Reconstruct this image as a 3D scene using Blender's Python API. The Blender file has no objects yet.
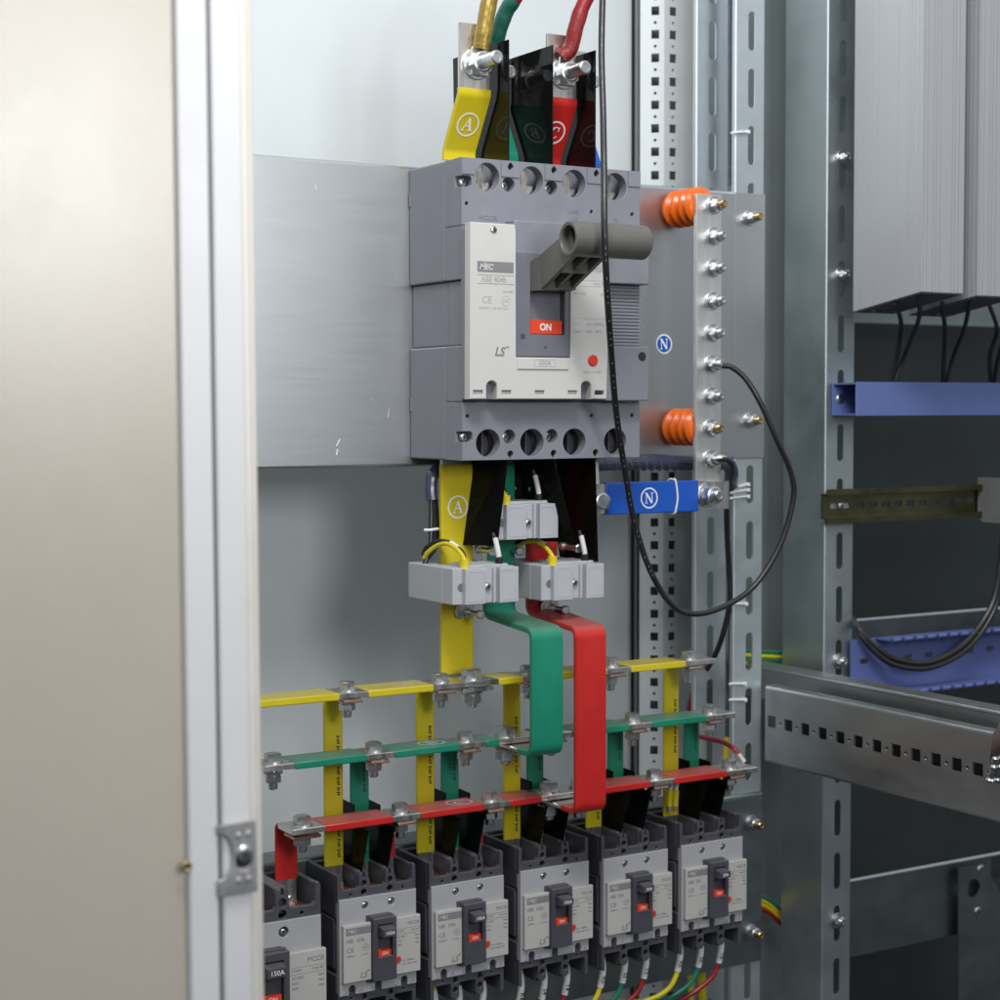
import bpy, bmesh, math, random
from mathutils import Vector, Matrix
random.seed(7)
S = 0.001                      # all numbers below are millimetres: X right, Y into the cabinet, Z up
C = bpy.context.scene.collection
sc = bpy.context.scene
# ------------------------------------------------------------------ camera (solved from the breaker's real size)
F, YAW, PIT, ROL = 1762.4657, 0.5407, 0.0509, -0.0026
CAM = Vector((-746.25, -1304.5, -214.04))
_f = Vector((math.sin(YAW)*math.cos(PIT), math.cos(YAW)*math.cos(PIT), -math.sin(PIT)))
_r = Vector((math.cos(YAW), -math.sin(YAW), 0)); _u = _r.cross(_f)
RGT = _r*math.cos(ROL)+_u*math.sin(ROL); UPV = -_r*math.sin(ROL)+_u*math.cos(ROL)
def U(u, v, Y=None, X=None):
    "point of the depth plane Y (or the side plane X) that was measured at photo position u, v"
    d = _f + RGT*((u-500)/F) + UPV*((500-v)/F)
    t = (Y-CAM.y)/d.y if Y is not None else (X-CAM.x)/d.x
    return CAM + d*t
cd = bpy.data.cameras.new('camera'); co = bpy.data.objects.new('camera', cd); C.objects.link(co)
co.matrix_world = Matrix(((RGT.x, UPV.x, -_f.x, CAM.x*S), (RGT.y, UPV.y, -_f.y, CAM.y*S), (RGT.z, UPV.z, -_f.z, CAM.z*S), (0, 0, 0, 1)))
cd.sensor_width = 36; cd.lens = F/1000*36; cd.clip_start = 0.05; cd.clip_end = 50
cd.dof.use_dof = True; cd.dof.focus_distance = 1.50; cd.dof.aperture_fstop = 8.5
sc.camera = co
# ------------------------------------------------------------------ materials
def M(name, col, rough=.5, metal=0., var=.08, scale=60., bump=0., bscale=400., stretch=(1, 1, 1), rvar=.08, coat=0., spec=.5, dust=0., mott=0.):
    m = bpy.data.materials.new(name); m.use_nodes = True
    nt = m.node_tree; N = nt.nodes; L = nt.links; b = N['Principled BSDF']
    tc = N.new('ShaderNodeTexCoord'); mp = N.new('ShaderNodeMapping'); mp.inputs['Scale'].default_value = stretch
    L.new(tc.outputs['Object'], mp.inputs['Vector'])
    nz = N.new('ShaderNodeTexNoise'); nz.inputs['Scale'].default_value = scale; nz.inputs['Detail'].default_value = 6; nz.inputs['Roughness'].default_value = .65
    L.new(mp.outputs[0], nz.inputs['Vector'])
    cr = N.new('ShaderNodeMapRange'); cr.inputs['From Min'].default_value = .3; cr.inputs['From Max'].default_value = .7
    cr.inputs['To Min'].default_value = 1-var; cr.inputs['To Max'].default_value = 1+var
    L.new(nz.outputs['Fac'], cr.inputs['Value'])
    mx = N.new('ShaderNodeVectorMath'); mx.operation = 'SCALE'; mx.inputs[0].default_value = col
    L.new(cr.outputs[0], mx.inputs['Scale']); last = mx.outputs[0]
    if mott:                                   # broad grubby patches and fine scuffs
        n3 = N.new('ShaderNodeTexNoise'); n3.inputs['Scale'].default_value = 16; n3.inputs['Detail'].default_value = 9; n3.inputs['Roughness'].default_value = .72
        L.new(tc.outputs['Object'], n3.inputs['Vector'])
        r3 = N.new('ShaderNodeMapRange'); r3.inputs['From Min'].default_value = .48; r3.inputs['From Max'].default_value = .75; r3.inputs['To Max'].default_value = mott
        L.new(n3.outputs['Fac'], r3.inputs['Value'])
        m3 = N.new('ShaderNodeMix'); m3.data_type = 'RGBA'; L.new(r3.outputs[0], m3.inputs['Factor']); L.new(last, m3.inputs[6]); m3.inputs[7].default_value = (col[0]*.45+.01, col[1]*.45+.01, col[2]*.43+.01, 1)
        last = m3.outputs[2]
    if dust:                                   # dust lying on upward faces
        ge = N.new('ShaderNodeNewGeometry'); sp = N.new('ShaderNodeSeparateXYZ'); L.new(ge.outputs['Normal'], sp.inputs[0])
        r4 = N.new('ShaderNodeMapRange'); r4.inputs['From Min'].default_value = .5; r4.inputs['From Max'].default_value = 1; r4.inputs['To Max'].default_value = dust; L.new(sp.outputs['Z'], r4.inputs['Value'])
        mu = N.new('ShaderNodeMath'); mu.operation = 'MULTIPLY'; L.new(r4.outputs[0], mu.inputs[0]); L.new(nz.outputs['Fac'], mu.inputs[1])
        m4 = N.new('ShaderNodeMix'); m4.data_type = 'RGBA'; L.new(mu.outputs[0], m4.inputs['Factor']); L.new(last, m4.inputs[6]); m4.inputs[7].default_value = (.20, .185, .165, 1)
        last = m4.outputs[2]
    L.new(last, b.inputs['Base Color'])
    rr = N.new('ShaderNodeMapRange'); rr.inputs['From Min'].default_value = .3; rr.inputs['From Max'].default_value = .7
    rr.inputs['To Min'].default_value = max(.02, rough-rvar); rr.inputs['To Max'].default_value = min(1, rough+rvar)
    L.new(nz.outputs['Fac'], rr.inputs['Value']); L.new(rr.outputs[0], b.inputs['Roughness'])
    b.inputs['Metallic'].default_value = metal; b.inputs['Coat Weight'].default_value = coat; b.inputs['Coat Roughness'].default_value = .12
    b.inputs['Specular IOR Level'].default_value = spec
    if bump:
        n2 = N.new('ShaderNodeTexNoise'); n2.inputs['Scale'].default_value = bscale; n2.inputs['Detail'].default_value = 3
        L.new(mp.outputs[0], n2.inputs['Vector'])
        bp = N.new('ShaderNodeBump'); bp.inputs['Strength'].default_value = bump; bp.inputs['Distance'].default_value = .0006
        L.new(n2.outputs['Fac'], bp.inputs['Height']); L.new(bp.outputs[0], b.inputs['Normal'])
    return m
galv = M('galvanised_steel', (.61, .67, .70), .50, 1., .04, 14, .03, 900, (1, 1, 1.6), .05, mott=.07)
galv_plate = M('galvanised_plate', (.58, .605, .625), .36, 1., .015, 110, .02, 900, (.12, 1, 3), .015, mott=.03)
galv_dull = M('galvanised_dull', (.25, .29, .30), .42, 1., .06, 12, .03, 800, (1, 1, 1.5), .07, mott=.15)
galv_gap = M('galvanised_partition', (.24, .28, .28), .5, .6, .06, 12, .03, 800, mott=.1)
galv_side = M('galvanised_post', (.47, .525, .545), .48, 1., .05, 14, .03, 900)
galv_warm = M('galvanised_beam', (.50, .52, .525), .40, 1., .04, 25, .03, 900, (1, 1, 3), .04, mott=.10)
wall_paint = M('cabinet_paint', (.575, .615, .63), .45, 0, .025, 5, .02, 900, mott=.05)
shaded_sheet = M('shaded_steel_sheet', (.05, .061, .063), .55, .3, .12, 6, .03, 500)  # shade inside the right-hand bay is put into this base colour
post_core = M('post_core_paint', (.20, .215, .215), .5, 0, .05, 6)
cream = M('door_satin_paint', (.49, .45, .385), .20, 0, .015, 30, .20, 1200, (1, 1, 1), .03, mott=.02)
white_paint = M('door_white_paint', (.68, .68, .70), .4, 0, .02, 20)
cream_edge = M('door_edge_paint', (.70, .67, .61), .42, 0, .04, 40)
rubber = M('black_rubber', (.012, .012, .013), .6, 0, .2, 40)
mcb_grey = M('breaker_grey_plastic', (.205, .212, .245), .5, 0, .05, 35, .05, 1500, dust=.3, mott=.16)
mcb_grey2 = M('breaker_frame_plastic', (.145, .15, .178), .46, 0, .05, 35, .05, 1500, dust=.3, mott=.16)
mcb_dark = M('breaker_dark_plastic', (.062, .062, .078), .48, 0, .10, 40, .06, 1500, dust=.45, mott=.25)
cover_white = M('breaker_cover_plastic', (.555, .55, .525), .46, 0, .02, 30, .04, 1500, mott=.10, dust=.4)
cover_pale = M('breaker_pale_plastic', (.365, .365, .38), .5, 0, .04, 35, .04, 1500, mott=.14, dust=.5)  # light grey plastic, colour lowered further for the weak light low down
handle_plastic = M('handle_plastic', (.115, .112, .102), .38, 0, .06, 40, .06, 1200, mott=.2)
red_plastic = M('red_plastic', (.62, .035, .015), .4, 0, .05, 40)
red_window = M('red_indicator', (.75, .05, .012), .45, 0, .04, 40)
ink = M('grey_print', (.20, .20, .215), .6, 0, .02)
ink_pale = M('pale_print', (.36, .36, .36), .6, 0, .02)
ink_black = M('black_print', (.02, .02, .02), .6, 0, .02)
ink_white = M('white_print', (.82, .82, .80), .5, 0, .02)
emboss = M('embossed_plastic', (.20, .207, .245), .5, 0, .02)
yellow = M('yellow_sleeve', (.61, .495, .014), .36, 0, .07, 25, .10, 500, (1, 1, .5), .08, dust=.75, mott=.22)
green = M('green_sleeve', (.008, .215, .13), .38, 0, .10, 25, .10, 500, (1, 1, .5), .08, dust=.75, mott=.22)
red = M('red_sleeve', (.50, .018, .015), .36, 0, .08, 25, .10, 500, (1, 1, .5), .08, dust=.75, mott=.22)
blue = M('blue_sleeve', (.008, .085, .46), .4, 0, .07, 25, .08, 500, mott=.2)
cover_dimmed = M('dimmed_cover_plastic', (.46, .455, .43), .5, 0, .03, 30, .04, 1500, mott=.16, dust=.5)  # same cover plastic, colour darkened for the weaker light low in the cabinet
bright_tin = M('bright_tinned_bar', (.88, .865, .84), .38, 1, .06, 40, .04, 900, (4, 1, .35), .06, mott=.12)
tin = M('tinned_copper', (.72, .695, .655), .32, 1, .12, 40, .04, 900, (4, 1, .35), .1, mott=.2)
copper = M('bare_copper', (.55, .27, .17), .36, 1, .15, 60)
zinc = M('zinc_bolt', (.58, .59, .61), .34, 1., .18, 120, .05, 900, (1, 1, 1), .08)
brass_end = M('yellow_zinc_end', (.55, .42, .22), .3, 1, .15, 120)
black_sheet = M('black_barrier_sheet', (.006, .006, .0055), .06, 0, .3, 20, .0, 100, (1, 1, 1), .02, 0, .19)
ct_grey = M('transformer_plastic', (.43, .445, .475), .5, 0, .03, 40, .04, 1500, mott=.08, dust=.3)
orange = M('orange_resin', (.72, .125, .008), .26, 0, .06, 40, .04, 600)
blue_duct = M('blue_duct_plastic', (.105, .15, .36), .5, 0, .05, 20)
tray_blue = M('blue_tray_paint', (.10, .135, .33), .45, 0, .06, 20)
black_wire = M('black_cable', (.014, .014, .016), .38, 0, .2, 80, .1, 700, dust=.3, mott=.1)
marker_white = M('white_marker_sleeve', (.66, .66, .65), .5, 0, .05, 60)
tie_white = M('nylon_tie', (.70, .72, .74), .4, 0, .03, 60)
wire_y = M('yellow_wire', (.64, .52, .015), .42, 0, .06, 80)
wire_g = M('green_wire', (.008, .16, .10), .42, 0, .06, 80)
wire_r = M('red_wire', (.28, .010, .016), .42, 0, .06, 80)
tape_gold = M('worn_gold_tape', (.27, .19, .035), .34, .35, .35, 120, .25, 350)
tape_green = M('green_tape', (.01, .09, .06), .3, 0, .25, 90, .3, 300)
tape_red = M('worn_red_tape', (.20, .018, .016), .4, 0, .35, 110, .3, 300, spec=.3)
supply_red = M('red_cable', (.24, .010, .014), .4, 0, .1, 60, spec=.3)
matt_sheet = M('black_barrier_matt', (.005, .005, .005), .2, 0, .3, 20, spec=.05)
wrap = M('spiral_wrap', (.055, .06, .10), .25, 0, .15, 60)
end_grey = M('end_plate_grey', (.10, .105, .105), .6, 0, .2, 40)
wrap_edge = M('spiral_wrap_edge', (.16, .165, .20), .25, 0, .1, 60)
alu = M('anodised_aluminium', (.47, .485, .51), .48, .45, .006, 10, .0, 400, (1, 1, 1), .02, mott=.05)
alu_front = M('bright_aluminium', (.66, .69, .71), .38, 1, .03, 10, .0, 400, (3, 3, .2), .04)
din_mat = M('passivated_din_rail', (.17, .16, .09), .32, 1, .15, 30, .02, 400, (1, 1, 1), .08)
term_grey = M('terminal_plastic', (.15, .155, .155), .5, 0, .15, 60)
striker = M('striker_metal', (.44, .435, .44), .45, .7, .15, 60, .1, 500)
chrome = M('chrome_latch', (.72, .72, .72), .16, 1, .05, 60)
hole_dark = M('dark_recess', (.018, .018, .022), .7, 0, .1)
# ------------------------------------------------------------------ mesh helpers
FRONT = Matrix(((1, 0, 0, 0), (0, 0, -1, 0), (0, 1, 0, 0), (0, 0, 0, 1)))     # sheet x,y -> X,Z facing the viewer
SIDE = Matrix(((0, 0, -1, 0), (-1, 0, 0, 0), (0, 1, 0, 0), (0, 0, 0, 1)))     # sheet x,y -> -Y,Z facing left
TOP = Matrix.Identity(4)
def T3(x, y, z): return Matrix.Translation((x, y, z))
class MB:
    def __init__(s): s.bm = bmesh.new(); s.i = 0
    def _fin(s, faces):
        for f in faces: f.material_index = s.i
    def box(s, x0, x1, y0, y1, z0, z1, b=0, seg=1, mat=None):
        t = bmesh.new(); bmesh.ops.create_cube(t, size=1)
        for v in t.verts: v.co = Vector(((x0+x1)/2+v.co.x*(x1-x0), (y0+y1)/2+v.co.y*(y1-y0), (z0+z1)/2+v.co.z*(z1-z0)))
        if b: bmesh.ops.bevel(t, geom=t.edges[:], offset=b, segments=seg, affect='EDGES', profile=.5)
        s.merge(t, mat); return s
    def merge(s, t, mat=None):
        if mat is not None: t.transform(mat)
        vm = {}
        for v in t.verts: vm[v] = s.bm.verts.new(v.co)
        for f in t.faces:
            try: s.bm.faces.new([vm[v] for v in f.verts]).material_index = s.i
            except ValueError: pass
        t.free()
    def mesh(s, me, mat=None):
        t = bmesh.new(); t.from_mesh(me); s.merge(t, mat); return s
    def cyl(s, p0, p1, r0, r1=None, n=20, rot=0.):
        p0 = Vector(p0); p1 = Vector(p1); r1 = r0 if r1 is None else r1
        a = (p1-p0).normalized(); e = Vector((0, 0, 1)) if abs(a.z) < .9 else Vector((1, 0, 0))
        u = a.cross(e).normalized(); w = a.cross(u)
        A = []; B = []
        for k in range(n):
            t = rot+2*math.pi*k/n; d = u*math.cos(t)+w*math.sin(t)
            A.append(s.bm.verts.new(p0+d*r0)); B.append(s.bm.verts.new(p1+d*r1))
        fs = [s.bm.faces.new((A[k], B[k], B[(k+1) % n], A[(k+1) % n])) for k in range(n)]
        fs.append(s.bm.faces.new(A)); fs.append(s.bm.faces.new(B[::-1])); s._fin(fs); return s
    def lathe(s, p, axis, prof, n=28):
        p = Vector(p); a = Vector(axis).normalized(); e = Vector((0, 0, 1)) if abs(a.z) < .9 else Vector((1, 0, 0))
        u = a.cross(e).normalized(); w = a.cross(u); rings = []
        for (h, r) in prof:
            rings.append([s.bm.verts.new(p+a*h+(u*math.cos(2*math.pi*k/n)+w*math.sin(2*math.pi*k/n))*max(r, .01)) for k in range(n)])
        fs = []
        for A, B in zip(rings, rings[1:]): fs += [s.bm.faces.new((A[k], B[k], B[(k+1) % n], A[(k+1) % n])) for k in range(n)]
        fs.append(s.bm.faces.new(rings[0])); fs.append(s.bm.faces.new(rings[-1][::-1])); s._fin(fs); return s
    def tube(s, pts, r, n=12, sub=8, smooth=True):
        P = curve_pts(pts, sub) if smooth else [Vector(p) for p in pts]
        rad = r if callable(r) else (lambda t: r)
        tan = [(P[min(i+1, len(P)-1)]-P[max(i-1, 0)]).normalized() for i in range(len(P))]
        e = Vector((0, 0, 1)) if abs(tan[0].z) < .9 else Vector((1, 0, 0)); u = tan[0].cross(e).normalized(); rings = []
        for i, p in enumerate(P):
            u = (u-tan[i]*u.dot(tan[i])).normalized(); w = tan[i].cross(u); q = rad(i/(len(P)-1))
            rings.append([s.bm.verts.new(p+(u*math.cos(2*math.pi*k/n)+w*math.sin(2*math.pi*k/n))*q) for k in range(n)])
        fs = []
        for A, B in zip(rings, rings[1:]): fs += [s.bm.faces.new((A[k], A[(k+1) % n], B[(k+1) % n], B[k])) for k in range(n)]
        fs.append(s.bm.faces.new(rings[0][::-1])); fs.append(s.bm.faces.new(rings[-1])); s._fin(fs); return s
    def hexa(s, V8):                               # eight corners: bottom four, top four
        v = [s.bm.verts.new(Vector(p)) for p in V8]
        s._fin([s.bm.faces.new([v[i] for i in q]) for q in ((3, 2, 1, 0), (4, 5, 6, 7), (0, 1, 5, 4), (1, 2, 6, 5), (2, 3, 7, 6), (3, 0, 4, 7))]); return s
    def strip(s, path, w, t, r=6, seg=7, bev=0):   # flat bar: path of (x, y, z), width along X, bent in the YZ plane
        P = fillet([Vector(p) for p in path], r, seg); rings = []
        for i, p in enumerate(P):
            d0 = (P[i]-P[i-1]) if i else P[1]-P[0]; d1 = (P[i+1]-P[i]) if i < len(P)-1 else d0
            d0 = Vector((0, d0.y, d0.z)).normalized(); d1 = Vector((0, d1.y, d1.z)).normalized()
            d = (d0+d1).normalized(); nrm = Vector((0, -d.z, d.y)); k = 1/max(.5, d.dot(d1)); h = nrm*(t/2*k)
            e = min(.45*t, 1.0)
            hn = h*(1-2*e/t)
            rings.append([s.bm.verts.new(p+q) for q in (Vector((-w/2+e, 0, 0))+h, Vector((w/2-e, 0, 0))+h, Vector((w/2, 0, 0))+hn, Vector((w/2, 0, 0))-hn,
                                                     Vector((w/2-e, 0, 0))-h, Vector((-w/2+e, 0, 0))-h, Vector((-w/2, 0, 0))-hn, Vector((-w/2, 0, 0))+hn)])
        fs = []
        for A, B in zip(rings, rings[1:]): fs += [s.bm.faces.new((A[k], B[k], B[(k+1) % 8], A[(k+1) % 8])) for k in range(8)]
        fs.append(s.bm.faces.new(rings[0])); fs.append(s.bm.faces.new(rings[-1][::-1])); s._fin(fs); return s
    def cut(s, outline, holes, t, frame, off, bev=0):
        return s.mesh(cut_sheet(outline, holes, t, bev), T3(*off) @ frame)
    def text(s, txt, size, off, frame=FRONT, ax='LEFT', shear=0., sx=1., bold=0., rot=0.):
        return s.mesh(text_mesh(txt, size, ax, shear, bold), T3(*off) @ frame @ Matrix.Rotation(rot, 4, 'Z') @ Matrix.Diagonal((sx, 1, 1, 1)))
    def build(s, name, mats, parent=None, label=None, smooth=22):
        me = bpy.data.meshes.new(name); off = Vector((0, 0, 0))
        if parent is not None: off = wloc(parent)
        bmesh.ops.recalc_face_normals(s.bm, faces=s.bm.faces[:])
        for v in s.bm.verts: v.co = (v.co*S)-off
        for f in s.bm.faces: f.smooth = True
        s.bm.to_mesh(me); s.bm.free()
        me.set_sharp_from_angle(angle=math.radians(smooth))
        for m in (mats if isinstance(mats, (list, tuple)) else [mats]): me.materials.append(m)
        o = bpy.data.objects.new(name, me); C.objects.link(o)
        if parent is not None: o.parent = parent
        if label: o['label'] = label
        return o
def wloc(o):
    v = Vector(o.location)
    while o.parent: o = o.parent; v += Vector(o.location)
    return v
def curve_pts(pts, sub=8):
    P = [Vector(p) for p in pts]; Q = [P[0]*2-P[1]]+P+[P[-1]*2-P[-2]]; out = []
    for i in range(1, len(Q)-2):
        a, b, c, d = Q[i-1:i+3]
        for k in range(sub):
            t = k/sub
            out.append(.5*((2*b)+(c-a)*t+(2*a-5*b+4*c-d)*t*t+(3*b-a-3*c+d)*t**3))
    out.append(P[-1]); return out
def fillet(P, r, seg):
    out = [P[0]]
    for i in range(1, len(P)-1):
        a = (P[i-1]-P[i]); b = (P[i+1]-P[i]); la, lb = a.length, b.length; a.normalize(); b.normalize()
        ang = a.angle(b); d = min(r/math.tan(ang/2), la*.48, lb*.48)
        p0 = P[i]+a*d; p1 = P[i]+b*d
        for k in range(seg+1):
            t = k/seg; out.append(p0*(1-t)**2+P[i]*2*t*(1-t)+p1*t*t)
    out.append(P[-1]); return out
def circle(cx, cy, r, n=20, ry=None): return [(cx+r*math.cos(2*math.pi*k/n), cy+(ry or r)*math.sin(2*math.pi*k/n)) for k in range(n)]
def rect(x0, y0, x1, y1): return [(x0, y0), (x1, y0), (x1, y1), (x0, y1)]
def slot(cx, cy, w, h, n=8):      # upright rounded slot
    r = w/2; o = []
    for k in range(n+1): o.append((cx+r*math.cos(math.pi*k/n), cy+h/2-r+r*math.sin(math.pi*k/n)))
    for k in range(n+1): o.append((cx-r*math.cos(math.pi*k/n), cy-h/2+r-r*math.sin(math.pi*k/n)))
    return o
def arch(cx, z0, w, h, n=8):      # inverted U from z0 up
    r = w/2; return [(cx-r, z0), (cx+r, z0)]+[(cx+r*math.cos(math.pi*k/n), z0+h-r+r*math.sin(math.pi*k/n)) for k in range(n+1)]
def cut_sheet(outline, holes, t, bev=0):
    cu = bpy.data.curves.new('sheet', 'CURVE'); cu.dimensions = '2D'; cu.fill_mode = 'BOTH'; cu.extrude = t/2-bev; cu.bevel_depth = bev; cu.bevel_resolution = 0
    if bev: cu.offset = -bev
    for pts in [outline]+list(holes):
        sp = cu.splines.new('POLY'); sp.points.add(len(pts)-1); sp.use_cyclic_u = True
        for p, q in zip(sp.points, pts): p.co = (q[0], q[1], 0, 1)
    o = bpy.data.objects.new('sheet', cu); me = bpy.data.meshes.new_from_object(o)
    bpy.data.objects.remove(o); bpy.data.curves.remove(cu); return me
_tx = {}
def text_mesh(txt, size, ax, shear, bold):
    k = (txt, size, ax, shear, bold)
    if k not in _tx:
        cu = bpy.data.curves.new('lettering', 'FONT'); cu.body = txt; cu.size = size; cu.align_x = ax; cu.align_y = 'CENTER'; cu.shear = shear; cu.extrude = .06; cu.offset = bold; cu.resolution_u = 3
        o = bpy.data.objects.new('lettering', cu); _tx[k] = bpy.data.meshes.new_from_object(o)
        bpy.data.objects.remove(o); bpy.data.curves.remove(cu)
    return _tx[k]
def seg2(a, b, w):
    a = Vector(a); b = Vector(b); d = (b-a).normalized(); n = Vector((-d.y, d.x))*w/2
    return [tuple(a+n), tuple(a-n), tuple(b-n), tuple(b+n)]
def letter_polys(ch):             # serif capitals, one unit high, centred
    if ch == 'A': return [seg2((-.36, -.45), (.02, .5), .07), seg2((-.02, .5), (.33, -.45), .19), seg2((-.2, -.13), (.2, -.13), .07), rect(-.5, -.5, -.18, -.44), rect(.12, -.5, .52, -.44)]
    if ch == 'N': return [seg2((-.32, -.45), (-.32, .45), .08), seg2((.32, -.45), (.32, .45), .08), seg2((-.34, .46), (.32, -.46), .19), rect(-.48, -.5, -.18, -.44), rect(-.5, .44, -.24, .5), rect(.16, .44, .48, .5)]
    if ch == 'C':
        o = []; i = []
        for k in range(21):
            t = math.radians(38+284*k/20); o.append((.44*math.cos(t), .5*math.sin(t))); i.append((.06+.27*math.cos(t), .43*math.sin(t)))
        return [o+i[::-1], rect(.27, .1, .33, .48)]
    if ch == 'B':
        def bowl(cy, h, w):
            o = [(-.1, cy+h)]+[(w*math.cos(t)+.02, cy+h*math.sin(t)) for t in [math.pi/2-math.pi*k/12 for k in range(13)]]+[(-.1, cy-h)]
            i = [(-.1, cy-h+.06)]+[((w-.15)*math.cos(t)+.02, cy+(h-.06)*math.sin(t)) for t in [-math.pi/2+math.pi*k/12 for k in range(13)]]+[(-.1, cy+h-.06)]
            return o+i
        return [rect(-.28, -.5, -.1, .5), bowl(.25, .25, .3), bowl(-.24, .26, .36), rect(-.42, -.5, -.1, -.44), rect(-.42, .44, -.1, .5)]
def mark(mb, ch, R, off, frame, shear=0., fill=False, ry=None):
    k = 0
    ry = ry or R
    if ring_on(R): mb.cut(circle(0, 0, R, 36, ry), [circle(0, 0, R*.86, 36, ry*.86)], .12, frame, off)
    for i, p in enumerate(letter_polys(ch)):
        q = [((x+shear*y)*R*1.02, y*ry*1.02) for x, y in p]
        mb.cut(q, [], .12+.02*i, frame, off)
def ring_on(R): return True
# ------------------------------------------------------------------ things
def thing(name, label, cat, loc=(0, 0, 0), group=None):
    o = bpy.data.objects.new(name, None); C.objects.link(o); o.location = Vector(loc)*S; o.empty_display_size = .02
    return tag(o, label, cat, group)
def tag(o, label, cat, group=None):
    o['label'] = label; o['category'] = cat
    if group: o['group'] = group
    return o
def dup(root, loc, label):
    r = root.copy(); C.objects.link(r); r.location = Vector(loc)*S; r['label'] = label
    for ch in list(root.children):
        c = ch.copy(); C.objects.link(c); c.parent = r
        for g in list(ch.children):
            d = g.copy(); C.objects.link(d); d.parent = c
    return r
_bm = {}
def cached(key, make, mats):
    if key not in _bm:
        m = MB(); make(m); o = m.build(key, mats); _bm[key] = o.data; bpy.data.objects.remove(o)
    return _bm[key]
def place(name, me, parent, loc, rot=None):
    o = bpy.data.objects.new(name, me); C.objects.link(o); o.parent = parent
    o.location = Vector(loc)*S-(wloc(parent) if parent else Vector((0, 0, 0)))
    if rot is not None: o.rotation_euler = rot
    return o
def stud(parent, loc, r=4, L=14, nut=6.5, wash=8.5, end=None):
    "threaded stud pointing at the viewer with washer and nut"
    k = f'{r}_{L}_{nut}_{wash}'
    a = cached('bolt_f'+k+str(end), lambda m: m.lathe((0, 0, 0), (0, -1, 0), [(-2, r), (L-1, r), (L, r*.8), (L, r*.55), (L-.6, r*.5)], 20), [end or zinc])
    b = cached('washer_f'+k, lambda m: (m.lathe((0, 0, 0), (0, -1, 0), [(0, wash), (1.3, wash), (1.5, wash*.97), (1.5, nut*.98), (3.2, nut*.98), (3.2, r)], 28)), [zinc])
    c = cached('nut_f'+k, lambda m: m.cyl((0, -3.3, 0), (0, -3.3-nut*.9, 0), nut*1.1, nut*1.1, 6, .3).cyl((0, -3.3-nut*.9, 0), (0, -3.9-nut*.9, 0), nut*.95, nut*.8, 20), [zinc])
    o = place('bolt', a, parent, loc)
    place('washer', b, o, loc); place('nut', c, o, loc)
    return o
def vbolt(parent, loc, t_up=0, t_dn=8, r=4, hd=6.5, tail=17):
    "bolt standing through a flat bar: head above loc, nut below"
    k = f'{t_up}_{t_dn}_{r}_{hd}_{tail}'; j = random.choice((0, .35, .7))
    a = cached(f'bolt_v{k}_{j}', lambda m: (m.cyl((0, 0, t_up+1.6), (0, 0, t_up+1.6+hd*.85), hd*1.12, hd*1.12, 6, j), m.cyl((0, 0, t_up+1.6+hd*.85), (0, 0, t_up+2.2+hd*.85), hd*.98, hd*.85, 20), m.lathe((0, 0, t_up), (0, 0, -1), [(-2, r), (t_dn+tail-1.2, r), (t_dn+tail, r*.75)], 18)), [zinc])
    b = cached('washer_v'+k, lambda m: m.lathe((0, 0, t_up), (0, 0, 1), [(0, hd*1.32), (1.5, hd*1.3), (1.6, r)], 26).lathe((0, 0, -t_dn), (0, 0, -1), [(0, hd*1.32), (1.4, hd*1.3), (1.4, hd*.98), (3.3, hd*.98), (3.3, r)], 26), [zinc])
    c = cached(f'nut_v{k}_{j}', lambda m: m.cyl((0, 0, -t_dn-3.4), (0, 0, -t_dn-3.4-hd*.85), hd*1.12, hd*1.12, 6, j+.2).cyl((0, 0, -t_dn-3.4-hd*.85), (0, 0, -t_dn-3.9-hd*.85), hd*.98, hd*.85, 20), [zinc])
    o = place('bolt', a, parent, loc); place('washer', b, o, loc); place('nut', c, o, loc)
    return o
def screw(parent, loc, r=3.2, name='screw', sub=False):
    def mk(m):
        m.i = 0; m.lathe((0, 1, 0), (0, -1, 0), [(0, r), (1.2, r), (2.0, r*.82), (2.4, r*.5)], 18)
        m.i = 1; m.box(-r*.62, r*.62, -1.75, -1.3, -r*.14, r*.14); m.box(-r*.14, r*.14, -1.72, -1.3, -r*.62, r*.62)
    o = place(name, cached(f'screw_{r}', mk, [zinc, hole_dark]), parent, loc); o.rotation_euler = (0, random.uniform(0, 1.5), 0); return o
# ================================================================== CABINET
YB = 290
CAB = thing('electrical_cabinet', 'steel electrical cabinet with open cream door, pale grey rear panel and perforated corner post', 'cabinet', (0, YB, -1000))
t = MB().box(-1000, 380, YB, YB+3, -1000, 520).build('back_panel', wall_paint, CAB)
MB().box(381, 390.5, YB-14, YB+2, -1000, 520, 2).build('gasket', rubber, t)
t = thing('shaded_back_panel', 'steel rear sheet of the right-hand bay behind the blue duct, its shade put into the colour', 'back panel', (900, 430, -900))
MB().box(420, 1700, 430, 433, -1000, 520).build('panel', shaded_sheet, t)
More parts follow.
